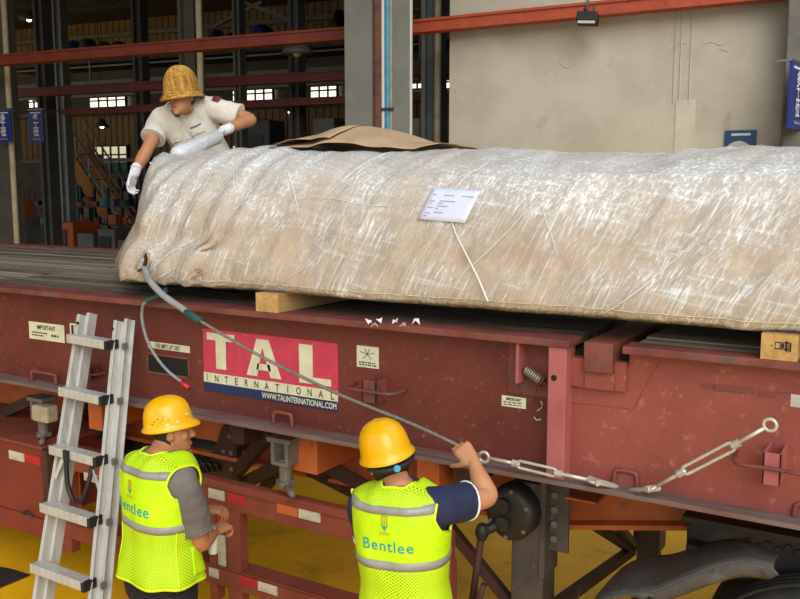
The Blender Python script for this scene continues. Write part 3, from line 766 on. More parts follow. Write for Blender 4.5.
# visible diagonal stays behind the guard
for (x0, y0, Y0, x1, y1, Y1) in ((272, 432, 3.55, 228, 482, 3.9), (286, 462, 3.6, 240, 485, 3.95), (283, 462, 3.85, 262, 492, 4.3), (318, 462, 3.6, 400, 505, 4.0), (310, 470, 3.7, 372, 502, 4.1),
                                 (440, 468, 3.6, 410, 500, 4.2), (478, 462, 3.6, 440, 480, 3.9), (0, 415, 3.7, 32, 400, 3.5), (110, 418, 3.6, 82, 452, 3.9), (120, 440, 3.7, 100, 460, 4.1)):
    O('diagonal_stay', MB().bar(PY(x0, y0, Y0), PY(x1, y1, Y1), .05, .07), 'chassis_brown', tr)
# long boxed outriggers seen left of the leg
a = PY(301, 435, 3.5); b = PY(320, 466, 3.5)
O('outrigger_box', MB().box(a.x, a.x + .16, 3.42, 4.3, b.z - .02, 1.44), 'chassis_orange', tr, bevel=.004)
O('outrigger_box', MB().box(-4.28, -4.16, 3.42, 4.3, 1.2, 1.44), 'chassis_orange', tr, bevel=.004)
O('outrigger_box', MB().box(-1.98, -1.86, 3.42, 4.3, 1.25, 1.44), 'chassis_orange', tr, bevel=.004)
# twist locks
def twist(px, py, Y):
    c = PY(px, py, Y)
    tw = O('twist_lock', MB().box(c.x - .075, c.x + .075, Y - .06, Y + .06, c.z - .015, c.z + .012), 'cast_grey', tr, bevel=.006)
    q = MB(); q.box(c.x - .055, c.x - .035, Y - .05, Y + .05, c.z - .12, c.z - .012); q.box(c.x + .035, c.x + .055, Y - .05, Y + .05, c.z - .12, c.z - .012); q.box(c.x - .04, c.x + .04, Y + .03, Y + .05, c.z - .12, c.z - .012)
    q.box(c.x - .055, c.x + .055, Y - .05, Y + .05, c.z - .135, c.z - .115)
    O('lock_body', q, 'cast_grey', tw, bevel=.003)
    O('lock_shaft', MB().cyl((c.x, Y, c.z - .11), (c.x, Y, c.z - .23), .033, 14), 'cast_grey', tw, smooth=False)
    O('lock_nut', MB().cyl((c.x, Y, c.z - .22), (c.x, Y, c.z - .245), .05, 6), 'cast_grey', tw)
    O('lock_handle', MB().tube([(c.x, Y, c.z - .245), (c.x + .07, Y - .06, c.z - .25), (c.x + .14, Y - .12, c.z - .235)], [.02, .016, .018], 8), 'cast_grey', tw, smooth=True)
twist(285, 438, 3.38)
twist(42, 398, 3.42)
a = PY(43, 413, 3.36); O('side_lamp', MB().box(a.x - .075, a.x + .075, 3.33, 3.42, a.z - .055, a.z + .05), 'light_cream', tr, bevel=.015)
# air tanks, hoses and axle parts in the dark middle
for (px, py, Y, r, ln) in ((165, 450, 4.0, .16, .9), (215, 450, 3.95, .13, .5)):
    c = PY(px, py, Y)
    mb = MB(); mb.tube([c + V((-ln / 2, 0, 0)), c + V((-ln / 2 + .04, 0, 0)), c + V((ln / 2 - .04, 0, 0)), c + V((ln / 2, 0, 0))], [r * .7, r, r, r * .7], 18)
    O('air_tank', mb, 'black_steel', tr, smooth=True)
a = PY(228, 452, 3.8)
O('hanger_plate', MB().prism([(a.x - .2, 3.8, a.z - .18), (a.x - .04, 3.8, a.z + .16), (a.x + .06, 3.8, a.z + .17), (a.x + .07, 3.8, a.z - .18)], (0, .05, 0)), 'chassis_brown', tr, bevel=.006)
for dx, dz in ((.02, .1), (.03, 0), (.03, -.1), (-.03, 0.0)):
    O('bolt', MB().cyl((a.x + dx, 3.79, a.z + dz), (a.x + dx, 3.80, a.z + dz), .016, 6), 'cast_grey', tr)
for k in range(3):
    O('air_hose', MB().tube(crv([PY(190 + 8 * k, 470, 3.9), PY(196 + 8 * k, 455 + 4 * k, 3.8), PY(205 + 6 * k, 466, 3.75), PY(214 + 5 * k, 474, 3.9)], 6), .014, 6), 'hose_black', tr, smooth=True)
# toolbox on the left
xa, xb_ = -6.3, -4.57
tb = O('toolbox', MB().box(xa, xb_, 3.30, 3.85, .60, 1.055), 'toolbox_red', tr, bevel=.01)
O('lid', MB().box(xa, xb_ + .005, 3.285, 3.86, 1.055, 1.075), 'chassis_red', tb, bevel=.004)
O('lower_rail', MB().box(xa - .5, xb_ + .02, 3.295, 3.36, .475, .60), 'toolbox_red', tb, bevel=.004)
O('side_flange', MB().box(xb_, xb_ + .05, 3.29, 3.33, .55, 1.05), 'chassis_brown', tb)
for px, m in ((9, 'reflect_white'), (25, 'reflect_red')):
    p = PY(px, 450 + (px - 9) * .22, 3.298); O('reflector_strip', MB().box(p.x, p.x + .15, 3.295, 3.30, p.z - .055, p.z), m, tb)
p = PY(28, 513, 3.29); O('latch', MB().tube(crv([p + V((-.05, 0, -.01)), p + V((0, -.01, .012)), p + V((.04, 0, -.015))], 4), .008, 6), 'black_steel', tb)
# side guard frame
gx0, gx1 = -4.52, -1.76
O('guard_rail', MB().box(gx0, gx1, YG, YG + .05, .94, 1.095), 'chassis_red', tr, bevel=.006)
O('guard_rail_lip', MB().box(gx0, gx1, YG - .012, YG + .002, 1.05, 1.095), 'chassis_red', tr, bevel=.003)
O('guard_rail', MB().box(gx0, gx1, YG, YG + .05, .495, .605), 'chassis_red', tr, bevel=.006)
O('guard_shelf', MB().box(gx0, gx1, YG + .0, YG + .12, .596, .608), 'chassis_red', tr)
for x0 in (-4.50, -3.255, -3.12, -1.85):
    w_ = .05 if x0 == -3.255 else .09
    O('guard_post', MB().box(x0, x0 + w_, YG + .003, YG + .07, .40, .95), 'chassis_red', tr, bevel=.004)
O('guard_plate', MB().box(-3.21, -3.12, YG + .02, YG + .03, .6, .94), 'chassis_red', tr)
O('reflector_strip', MB().box(-3.20, -3.145, YG + .014, YG + .02, .80, .94), 'reflect_red', tr)
O('reflector_strip', MB().box(-3.20, -3.145, YG + .014, YG + .02, .60, .78), 'reflect_white', tr)
def strip(px, py, wd, h, m, Y=YG - .001):
    p = PY(px, py, Y); O('reflector_strip', MB().box(p.x, p.x + wd, Y - .002, Y + .002, p.z - h, p.z), m, tr)
strip(208.5, 487.5, .115, .055, 'reflect_white'); strip(228, 492, .125, .055, 'reflect_red')
strip(277, 503, .14, .05, 'chassis_orange'); strip(298, 508, .14, .05, 'reflect_white')
strip(240, 575, .12, .05, 'reflect_red'); strip(258, 581, .13, .05, 'reflect_white'); strip(209, 567, .07, .05, 'reflect_white')
strip(64, 463, .1, .05, 'reflect_red'); strip(84, 472, .12, .05, 'reflect_white')
# orange upright left of the guard
O('bracket_post', MB().box(-4.55, -4.42, YG + .04, YG + .10, .62, 1.13), 'chassis_orange', tr, bevel=.004)
# guard stays down to the floor side
O('diagonal_stay', MB().bar((-3.08, YG + .08, .95), (-3.3, YG + .7, .72), .06, .06), 'chassis_brown', tr)

# ---- landing legs
def landing_leg(xc, Y, near):
    lg = O('landing_leg', MB().box(xc - .085, xc + .075, Y, Y + .16, .45, 1.30), 'leg_grey', tr, bevel=.008)
    O('inner_tube', MB().box(xc - .065, xc + .055, Y + .02, Y + .14, .06, .46), 'leg_grey', lg)
    O('foot', MB().box(xc - .13, xc + .12, Y - .03, Y + .19, 0, .06), 'black_steel', lg, bevel=.01)
    q = MB().box(xc + .075, xc + .175, Y + .05, Y + .065, .98, 1.44)
    O('mount_plate', q, 'leg_grey', lg)
    O('mount_flange', MB().box(xc + .06, xc + .085, Y - .01, Y + .16, .86, 1.40), 'leg_grey', lg)
    if near:
        for k in range(5):
            O('bolt', MB().cyl((xc + .11, Y + .05, 1.32 - k * .07), (xc + .11, Y + .035, 1.32 - k * .07), .016, 8), 'cast_grey', lg)
        # gearbox: rounded housing with two boss covers
        gc = PY(512, 512, Y - .06)
        rg = []
        for yy, k in ((Y - .005, 1.0), (Y - .06, 1.0), (Y - .09, .93), (Y - .105, .7)):
            rg.append([V((gc.x + .115 * k * math.cos(a_) * (1 + .1 * math.cos(2 * a_)), yy, gc.z - .0 + .135 * k * math.sin(a_))) for a_ in [2 * PI * j / 20 for j in range(20)]])
        gb = O('gearbox', MB().rings(rg), 'black_steel', lg, smooth=True)
        for dz in (.045, -.04):
            O('boss', MB().cyl((gc.x - .02, Y - .10, gc.z + dz), (gc.x - .02, Y - .13, gc.z + dz), .034, 14), 'black_steel', gb)
        for a_ in range(6):
            O('bolt', MB().cyl((gc.x + .095 * math.cos(a_ * PI / 3 + .4), Y - .09, gc.z + .11 * math.sin(a_ * PI / 3 + .4)), (gc.x + .095 * math.cos(a_ * PI / 3 + .4), Y - .105, gc.z + .11 * math.sin(a_ * PI / 3 + .4)), .01, 6), 'cast_grey', gb)
        # folded crank
        c0 = PY(497, 525, Y - .12); c1 = PY(482, 532, Y - .14); c2 = PY(471, 610, Y - .14); c3 = PY(484, 585, Y - .2)
        O('crank_shaft', MB().tube([c0, c1], .024, 10), 'black_steel', gb, smooth=True)
        O('crank_joint', MB().ball(c1, (.032, .032, .045), 12, 8), 'black_steel', gb, smooth=True)
        O('crank_handle', MB().tube([c1, c2], .017, 10), 'chassis_brown', gb, smooth=True)
        O('crank_grip', MB().tube([c2, c2 + V((.02, -.02, -.01)), c3], .016, 8), 'chassis_brown', gb, smooth=True)
LX = (PY(508, 540, 3.62).x + PY(549, 540, 3.62).x) / 2
landing_leg(LX, 3.62, True)
landing_leg(PY(647, 535, 5.1).x, 5.1, False)
# braces at the landing gear
for (x0, y0, Y0, x1, y1, Y1, w_) in ((556, 605, 3.72, 632, 550, 5.05, .05), (450, 528, 3.7, 508, 600, 3.75, .05), (585, 518, 4.0, 630, 548, 5.0, .05), (612, 518, 4.3, 634, 545, 5.0, .04), (552, 520, 3.8, 540, 600, 4.3, .06)):
    O('leg_brace', MB().bar(PY(x0, y0, Y0), PY(x1, y1, Y1), w_, w_), 'chassis_brown' if w_ != .04 else 'leg_grey', tr)
O('cross_shaft', MB().cyl((LX, 3.7, .98), (LX, 5.1, .98), .025, 10), 'leg_grey', tr)
O('cross_member', MB().box(PY(565, 500, 3.66).x, PY(597, 500, 3.66).x, 3.655, 3.9, 1.245, 1.255), 'chassis_orange', tr)

# ---- black suspension beam, wheels and mudguard at the right
O('bogie_beam', MB().box(-.80, 2.6, 3.68, 3.78, 1.02, 1.27), 'black_steel', tr, bevel=.02)
O('bogie_plate', MB().box(-.80, 2.6, 3.60, 3.80, 1.27, 1.29), 'black_steel', tr)
for i in range(6):
    p = PY(748 + 10 * i, 541 + 4 * (i % 2) + 1.5 * i, 3.675)
    O('bolt', MB().cyl((p.x, 3.68, p.z), (p.x, 3.665, p.z), .013, 6), 'black_steel', tr)
def wheel(xc, yo, R=.58, wd=.27):
    HZ = .58
    prof = [(yo + .03, .30), (yo + .005, .36), (yo, .43), (yo + .012, .50), (yo + .035, R - .02), (yo + .06, R), (yo + wd - .06, R), (yo + wd - .035, R - .02), (yo + wd - .012, .5), (yo + wd, .43), (yo + wd - .005, .36), (yo + wd - .03, .30)]
    n = 56; rg = []
    for k in range(n):
        a_ = 2 * PI * k / n
        rg.append([V((xc + r * math.cos(a_), y, HZ + r * math.sin(a_))) for y, r in prof])
    mb = MB(); m_ = len(prof); vs = [p for r in rg for p in r]; fs = []
    for i in range(n):
        for j in range(m_ - 1): fs.append((i * m_ + j, ((i + 1) % n) * m_ + j, ((i + 1) % n) * m_ + j + 1, i * m_ + j + 1))
    mb.add(vs, fs)
    w_ = O('wheel', mb, 'rubber', tr, smooth=True)
    for yy in (.08, .115, .15, .185):
        O('tread_rib', MB().tube([(xc + (R + .002) * math.cos(2 * PI * k / 48), yo + yy, HZ + (R + .002) * math.sin(2 * PI * k / 48)) for k in range(48)], .012, 6, closed=True), 'rubber', w_, smooth=True)
    rr = [(yo + .04, .31), (yo + .02, .29), (yo + .06, .27), (yo + .12, .2), (yo + .10, .1), (yo + .06, .1), (yo + .06, .02)]
    rg = [[V((xc + r * math.cos(2 * PI * j / 28), y, HZ + r * math.sin(2 * PI * j / 28))) for j in range(28)] for y, r in rr]
    O('rim', MB().rings(rg), 'cast_grey', w_, smooth=True)
    for a_ in range(8):
        c = V((xc + .155 * math.cos(a_ * PI / 4), yo + .10, HZ + .155 * math.sin(a_ * PI / 4))); O('wheel_nut', MB().cyl(c, c + V((0, -.04, 0)), .018, 6), 'cast_grey', w_)
for xc in (-.18, 1.2):
    wheel(xc, 3.42); wheel(xc, 3.86); wheel(xc, 5.05, wd=.27)
# mudguard: curved sheet over the front of the first wheel, its near edge turned down
MZ = [(-1.12, .80), (-1.10, .93), (-1.04, 1.005), (-.95, 1.055), (-.83, 1.10), (-.70, 1.195), (-.55, 1.285), (-.46, 1.305), (-.40, 1.30)]
MC = crv([(x, 0, z) for x, z in MZ], 5)
def fend(u, v):
    p = MC[min(int(u * (len(MC) - 1) + .5), len(MC) - 1)]
    return V((p.x, lerp(3.285, 3.40 + .30 * (1 - smooth01((u - .5) / .45)) if u > .5 else 3.70, v), p.z - .02 + .012 * math.sin(PI * v)))
mg = O('mudguard', MB().grid(fend, 40, 8), 'fender_plastic', tr, smooth=True, solid=.012)
def lipf(u, v):
    p = MC[min(int(lerp(.42, 1, u) * (len(MC) - 1) + .5), len(MC) - 1)]
    return V((p.x + .02 * v, 3.285 - .006 * math.sin(PI * v), p.z - .02 - .055 * v * lerp(.3, 1, smooth01(u * 3)) * (1 - .6 * smooth01((u - .85) / .15))))
O('turned_lip', MB().grid(lipf, 26, 4), 'fender_plastic', mg, smooth=True, solid=.008)
O('edge_bead', MB().tube([fend(i / 40, 0) for i in range(41)], .007, 6), 'fender_plastic', mg, smooth=True)
O('mudguard_bracket', MB().bar((-.75, 3.6, 1.15), (-.75, 3.72, 1.15), .06, .04), 'black_steel', mg)
# dark rubber mat on the floor at the far left
a = PZ(2, 570, .004); b = PZ(28, 572, .004)
mm = MB().add([PZ(-30, 562, .008), PZ(10, 569, .008), PZ(30, 575, .008), PZ(-6, 590, .008), PZ(-40, 590, .008)], [(0, 1, 2, 3, 4)])
tag(O('floor_mat', mm, 'rubber', solid=.01), 'small dark rubber mat on the yellow floor at lower left', 'mat')
# ================================================================== WRAPPED LOAD
mat('kraft', '#ac9370', '#97805c', scale=5, rough=.8, c3='#bda688', s3=13, lo3=.52, hi3=.7, bump=.8, bscale=22)
mat('kraft_sheet', '#b69b7c', '#a78d6f', scale=3, rough=.85, bump=.2, bscale=12)
mat('timber', '#b1915f', '#9c7c4c', scale=4, stretch=(3, .3, 3), rough=.8, bump=.2, bscale=40, c3='#7d5a33', s3=10, lo3=.62, hi3=.75)
mat('timber_end', '#bd9a62', '#a5834f', scale=22, rough=.8, bump=.2)
mat('paper_white', '#d3d8ee', '#c9cfe8', scale=10, rough=.7)
mat('print_blue', '#8a90ac', rough=.7)
mat('dark_teal', '#0e3440', rough=.6)
mat('hole_dark', '#2e2013', rough=.9)
mat('scrap_white', '#e2e2e6', rough=.7)
mat('film_seam', '#d8cba0', '#c7b88a', scale=20, rough=.4)
def film_material():
    m = bpy.data.materials.new('stretch_film'); m.use_nodes = True
    nt = m.node_tree; N = nt.nodes.new; L = nt.links.new
    b = nt.nodes['Principled BSDF']; out = nt.nodes['Material Output']
    b.inputs['Base Color'].default_value = (.80, .82, .84, 1); b.inputs['Roughness'].default_value = .36
    tc = N('ShaderNodeTexCoord')
    def streak(rot, sc, base, lo, hi):
        m0 = N('ShaderNodeMapping'); m0.inputs['Rotation'].default_value = (0, math.radians(rot), 0)
        mp = N('ShaderNodeMapping'); mp.inputs['Scale'].default_value = sc
        L(tc.outputs['Object'], m0.inputs[0]); L(m0.outputs[0], mp.inputs[0])
        n = N('ShaderNodeTexNoise'); n.inputs['Scale'].default_value = base; n.inputs['Detail'].default_value = 4; n.inputs['Roughness'].default_value = .6
        L(mp.outputs[0], n.inputs['Vector'])
        r = N('ShaderNodeMapRange'); r.inputs[1].default_value = lo; r.inputs[2].default_value = hi; L(n.outputs[0], r.inputs[0])
        return r.outputs[0], n.outputs[0]
    s1, h1 = streak(-24, (1, 1, .016), 75, .50, .68)
    s2, h2 = streak(-33, (1, 1, .02), 130, .52, .68)
    s3, h3 = streak(80, (1, 1, .05), 45, .54, .74)
    s4, h4 = streak(0, (1, 1, 1.6), 2.2, .40, .70)
    def mth(op, a, b_):
        q = N('ShaderNodeMath'); q.operation = op; q.use_clamp = op == 'ADD'
        for i, x in enumerate((a, b_)):
            if isinstance(x, float): q.inputs[i].default_value = x
            else: L(x, q.inputs[i])
        return q.outputs[0]
    k = mth('ADD', mth('MULTIPLY', s1, .62), mth('MULTIPLY', s2, .45))
    k = mth('ADD', k, mth('MULTIPLY', s3, .40))
    k = mth('MULTIPLY', k, mth('ADD', mth('MULTIPLY', s4, .9), .30))
    sx = N('ShaderNodeSeparateXYZ'); L(tc.outputs['Object'], sx.inputs[0]); gz = N('ShaderNodeMapRange'); gz.inputs[1].default_value = -.10; gz.inputs[2].default_value = .26; L(sx.outputs[2], gz.inputs[0])
    k = mth('ADD', k, mth('ADD', mth('MULTIPLY', gz.outputs[0], .20), .20))  # opacity rises with height: the sky's sheen is put into the film
    k = mth('ADD', k, mth('MULTIPLY', s4, .16))
    tp = N('ShaderNodeBsdfTransparent'); mx = N('ShaderNodeMixShader')
    L(k, mx.inputs[0]); L(tp.outputs[0], mx.inputs[1]); L(b.outputs[0], mx.inputs[2]); L(mx.outputs[0], out.inputs[0])
    bp = N('ShaderNodeBump'); bp.inputs['Strength'].default_value = .5; bp.inputs['Distance'].default_value = .012
    hh = mth('ADD', mth('ADD', mth('MULTIPLY', h1, .4), mth('MULTIPLY', h3, .35)), mth('MULTIPLY', h2, .2)); L(hh, bp.inputs['Height']); L(bp.outputs[0], b.inputs['Normal'])
    M['stretch_film'] = m
film_material()
ZL = ZD + .092
# cross-section, front bottom -> front -> top -> back -> bottom
SEC = [(3.30, 2.152), (3.245, 2.165), (3.225, 2.20), (3.222, 2.27), (3.235, 2.36), (3.255, 2.46), (3.28, 2.56), (3.32, 2.65), (3.39, 2.735), (3.52, 2.80), (3.70, 2.832), (3.92, 2.842), (4.10, 2.80), (4.17, 2.68), (4.18, 2.4), (4.16, 2.18), (4.05, 2.152), (3.6, 2.152)]
_sec = crv([(a, b, 0) for a, b in SEC + [SEC[0]]], 5); NS = len(_sec) - 1
XRT = .95
def xleft(z, Y=3.3):                 # the near end leans: its outline runs back from the lower front corner
    px = interp([(2.15, 116), (2.24, 119), (2.40, 129), (2.56, 141), (2.70, 148), (2.80, 153), (2.86, 162)], z)[0]
    d = ray(px, 220); return min(Y, 4.0) * d.x / d.y
def lsurf(s, v, off=0.0):
    i = int(s * NS) % NS; f_ = s * NS - int(s * NS)
    p = _sec[i].lerp(_sec[i + 1], f_); tn = (_sec[i + 1] - _sec[i]).normalized(); nrm = V((-tn.y, tn.x, 0))  # outwards in (Y,z)
    Y, z = p.x, p.y
    xl_ = xleft(z, Y); X = lerp(xl_, XRT, v)
    d = noise.noise(V((X * 1.6, z * 3.0, Y * 2))) * .026 + noise.noise(V((X * 5 - z * 3, z * 4 + X, Y * 5))) * .012 + noise.noise(V((X * 13 - 8 * z, z * 9 + X * 4, Y * 9))) * .005
    # long swells on the top
    if z > 2.7: d += .018 * (noise.noise(V((X * 2.1 + 3, 7, 0)))) - .055 * smooth01((X + 2.4) / 1.6)
    cx_, cz_ = X * .89 - z * .45, X * .45 + z * .89
    d += .016 * (.5 - abs(noise.noise(V((cx_ * 9, cz_ * 1.6, Y * 2))))) * (1 if Y < 3.8 else .3) + .009 * (.5 - abs(noise.noise(V((cx_ * 22, cz_ * 3, Y * 3 + 5)))))
    # rolled bundle at the lower left
    d += .035 * math.exp(-((z - 2.25) / .10) ** 2) * smooth01((-2.85 - X) / .35) * (1 if Y < 3.6 else 0)
    d -= .03 * math.exp(-((z - 2.40) / .06) ** 2) * smooth01((-2.75 - X) / .5) * (1 if Y < 3.6 else 0)
    # gathered pleats near the left
    if X < -2.5 and Y < 3.7: d += .010 * math.sin(38 * (X - .55 * z)) * smooth01((-2.5 - X) / .5)
    if z < 2.17: d = max(-.002, min(.0, d)) if Y > 3.3 else d * .25
    # the near end sinks and rounds off
    e = smooth01((X - xl_) / .08); sh_ = lerp(.93, 1, e ** .5)
    Y = lerp(3.68, Y, sh_); z2 = z
    if z > 2.5: z2 = z - (1 - e) * .025
    dn = d + off
    return V((X, Y - nrm.x * 0 + (-nrm.x if False else 0) + NRM(nrm).x * dn, z2 + NRM(nrm).y * dn))
def NRM(n):  # outward: the section runs front-bottom, up the front, over the top; its left normal points outwards
    return n
def load_mesh(off, ns, nv):
    mb = MB(); rg = []
    for j in range(nv + 1):
        v = (j / nv)
        rg.append([lsurf(i / ns, v, off) for i in range(ns)])
    c0 = sum(rg[0], V()) / ns; c1 = sum(rg[-1], V()) / ns
    pre = [[c0 + (p - c0) * k + V((-dx, 0, 0)) for p in rg[0]] for k, dx in ((.05, .035), (.4, .035), (.75, .03), (.93, .016))]
    post = [[c1 + (p - c1) * k + V((dx, 0, 0)) for p in rg[-1]] for k, dx in ((.95, .02), (.7, .03), (.05, .03))]
    return mb.rings(pre + rg + post)
ld = thing('wrapped_load', 'long machine wrapped in brown kraft paper and clear stretch film', 'load', (-1.4, 3.7, ZL))
O('kraft_wrap', load_mesh(0, 120, 330), 'kraft', ld, smooth=True)
O('stretch_film', load_mesh(.007, 110, 300), 'stretch_film', ld, smooth=True)
def at_load(x, y, off=.02):
    z = PY(x, y, 3.24).z; Y = interp([(a[1], a[0]) for a in SEC[2:11]], z)[0]
    return PY(x, y, Y - off)
# film creases: strands of bunched film on front and top
rc = random.Random(5); q = MB()
SF0, SF1 = 3.5 / 18, 10.5 / 18          # front-to-top range of the section parameter
for i in range(34):
    v0 = rc.uniform(0.0, .93); s0 = rc.uniform(.04, .36); ln = rc.uniform(.07, .30); sl = rc.uniform(.05, .12) * (1 if rc.random() < .88 else -.6)
    if i < 16: v0 = rc.uniform(0, .28)
    r = rc.uniform(.0012, .0030); pts = []
    bend = rc.uniform(-.006, .006)
    for k in range(12):
        t_ = k / 11; pts.append(lsurf(min(s0 + ln * t_, .60), min(.97, max(.005, v0 + sl * ln / .3 * t_ * 1.2 + bend * t_ * t_)), .009))
    q.tube(pts, [r * (.3 + .7 * math.sin(PI * (.08 + .84 * k / 11))) for k in range(12)], 5)
for i in range(3):
    v0 = rc.uniform(.05, .8); s0 = rc.uniform(.25, .58); pts = []
    for k in range(14): pts.append(lsurf(s0 + .012 * math.sin(k * .5 + i), v0 + .16 * k / 13, .009))
    q.tube(pts, [.0022 * math.sin(PI * (.05 + .9 * k / 13)) for k in range(14)], 5)
mat('film_crease', '#d9dcdd', rough=.25)
fc = O('film_creases', q, 'film_crease', ld, smooth=True, kind='stuff')
q2 = crv([at_load(x_, y_, .030) for x_, y_ in ((452, 222), (456, 234), (466, 254), (478, 278), (488, 302))], 6)
O('film_crease', MB().tube(q2, [.0025 + .002 * (i_ / len(q2)) for i_ in range(len(q2))], 6), 'film_crease', ld, smooth=True)
# heat-sealed hem along the lower front edge
pts = [lsurf(.105 + .006 * noise.noise(V((k * .9, 3, 1))), .13 + .80 * k / 240, .010) for k in range(241)]
O('film_hem', MB().tube(pts, [.0016 + .0028 * abs(noise.noise(V((k * .7, 0, 2)))) for k in range(241)], 5), 'film_seam', ld, smooth=True)
# paper label
def lf(x, y, dz=0):
    z = PY(x, y, 3.30).z; Y = interp([(a[1], a[0]) for a in SEC[2:11]], z)[0]
    return PY(x, y, Y - .032)
cs = [lf(417, 219), lf(465, 223), lf(481, 191), lf(432, 188)]
def lab(u, v): return cs[0].lerp(cs[1], u).lerp(cs[3].lerp(cs[2], u), v) + V((0, -.005 * math.sin(PI * u), 0))
lb = O('shipping_label', MB().grid(lab, 8, 6), 'paper_white', ld, smooth=True, solid=.001); lb['label'] = 'white printed shipping label'
for (u0, u1, v_) in ((.33, .92, .80), (.10, .16, .80), (.30, .62, .62), (.10, .19, .60), (.29, .38, .54), (.10, .15, .52), (.29, .50, .46), (.10, .22, .40), (.28, .34, .37), (.29, .48, .26), (.10, .22, .22), (.10, .17, .13)):
    n0 = V((0, -.0022, 0)); w_ = .013
    O('printed_line', MB().add([lab(u0, v_ - w_) + n0, lab(u1, v_ - w_) + n0, lab(u1, v_ + w_) + n0, lab(u0, v_ + w_) + n0], [(0, 1, 2, 3)]), 'print_blue', lb)
# torn opening showing dark teal metal, with folded paper edges
te = O('torn_opening', MB().prism([at_load(x, y, .036) for x, y in ((187, 257), (191, 259), (192, 267), (199, 270), (193, 272), (189, 277), (187, 270), (189, 264))], (0, .02, 0)), 'dark_teal', ld)
for pts in (((186, 258), (187, 266), (186, 274), (190, 278)), ((193, 258), (195, 265), (201, 269), (197, 273)), ((191, 252), (199, 246), (207, 240), (212, 232)), ((193, 255), (203, 250), (212, 247), (218, 240)), ((190, 278), (198, 275), (206, 272))):
    O('paper_fold', MB().tube(crv([at_load(x, y, .034) for x, y in pts], 5), [.002] + [.005] * (5 * (len(pts) - 1) - 1) + [.002], 6), 'kraft', te, smooth=True)
ho = O('rope_hole', MB().prism([at_load(x, y, .045) for x, y in ((146, 253), (147, 262), (143, 271), (137, 272), (139, 264))], (0, .02, 0)), 'hole_dark', ld)
for pts in (((147, 252), (149, 260), (147, 268), (144, 274)), ((145, 252), (139, 262), (135, 270), (141, 275), (147, 280))):
    O('paper_fold', MB().tube(crv([at_load(x, y, .042) for x, y in pts], 5), .006, 6), 'kraft', ho, smooth=True)

# loose sheet of brown paper thrown over the top
def sheet(u, v):
    Y = lerp(3.60, 4.28, v); X = lerp(PY(292, 150, 3.80).x, PY(446, 150, 3.80).x, u) + .12 * (v - .5)
    hgt = .098 * math.exp(-((u - .50) / .27) ** 2) * math.exp(-((v - .45) / .45) ** 2) + .022 * abs(math.sin(9 * u + 3 * v)) * (1 - u) + .015 * noise.noise(V((u * 5, v * 5, 1)))
    z = interp([(3.55, 2.80), (3.70, 2.832), (3.92, 2.845), (4.10, 2.82), (4.3, 2.74)], Y)[0]
    return V((X, Y, z + .022 + hgt))
sh_ = tag(O('paper_sheet', MB().grid(sheet, 44, 26), 'kraft_sheet', smooth=True, solid=.002), 'loose creased sheet of brown paper lying on top of the load', 'paper')
def flap(u, v):
    X = lerp(-2.98, -2.50, u); Y = lerp(3.56, 3.82, v)
    X0_ = PY(292, 150, 3.80).x; b = sheet(.04 + .42 * u, .04 + .38 * v); return b + V((0, -.01, .022 * math.sin(PI * u) + .012 * (1 - v) ))
O('folded_flap', MB().grid(flap, 20, 10), 'kraft_sheet', sh_, smooth=True, solid=.002)

# timber bearers
def bearer(xa, xb_, label, ye=YE + .006, yl=1.0):
    t = thing('timber_bearer', label, 'timber', ((xa + xb_) / 2, ye + yl / 2, ZD), 'timber bearers under the load')
    O('beam', MB().box(xa, xb_, ye + .003, ye + yl, ZD, ZD + .092), 'timber', t, bevel=.003)
    O('end_grain', MB().box(xa, xb_, ye, ye + .003, ZD + .001, ZD + .091), 'timber_end', t)
    return t
t1 = bearer(-2.748, -2.612, 'short timber bearer under the left part of the load')
m = MB()
for r in (.012, .024, .036): m.tube([(-2.685 + r * math.cos(2 * PI * k / 14), YE + .0055, ZD + .035 + r * .9 * math.sin(2 * PI * k / 14)) for k in range(14)], .0012, 4, closed=True)
O('growth_rings', m, 'timber', t1)
t2 = bearer(-.470, -.352, 'stamped timber bearer at the right frame edge')
m = MB(); x0 = -.425
for (a, b, c, d) in ((.0, .045, .040, .043), (0, .045, .062, .065), (0, .002, .040, .065), (.043, .045, .030, .070), (.016, .018, .040, .065), (.02, .03, .045, .06), (.033, .040, .034, .07), (.047, .052, .034, .066), (-.012, -.006, .05, .053)):
    m.box(x0 + a, x0 + b, YE + .0045, YE + .0065, ZD + c, ZD + d)
O('stamp_mark', m, 'print_black', t2)
bearer(.55, .68, 'timber bearer just outside the right frame edge')

# white paper scraps on the deck edge
for i, (x, y) in enumerate(((369, 323), (374, 326.5), (379, 322), (395, 323), (403, 326), (416, 323.5))):
    p = PZ(x, y, ZD + .004); r_ = random.Random(i); m = MB(); a0 = r_.uniform(0, 6)
    pts = [p + V((.019 * math.cos(a0 + k * 1.26) * r_.uniform(.6, 1.1), .016 * math.sin(a0 + k * 1.26), r_.uniform(0, .022))) for k in range(5)]
    pts[0].z = pts[2].z = ZD + .001
    m.add(pts + [p + V((0, 0, .012))], [(k, (k + 1) % 5, 5) for k in range(5)])
    tag(O('paper_scrap', m, 'scrap_white', solid=.0015), ['small white paper scrap, leftmost on the deck edge', 'second white paper scrap from the left on the deck edge', 'white paper scrap set back behind its neighbours on the deck', 'white paper scrap left of the square one', 'square white paper scrap near the lip of the deck', 'rightmost white paper scrap on the deck edge'][i], 'paper scrap', 'white scraps on the deck edge')

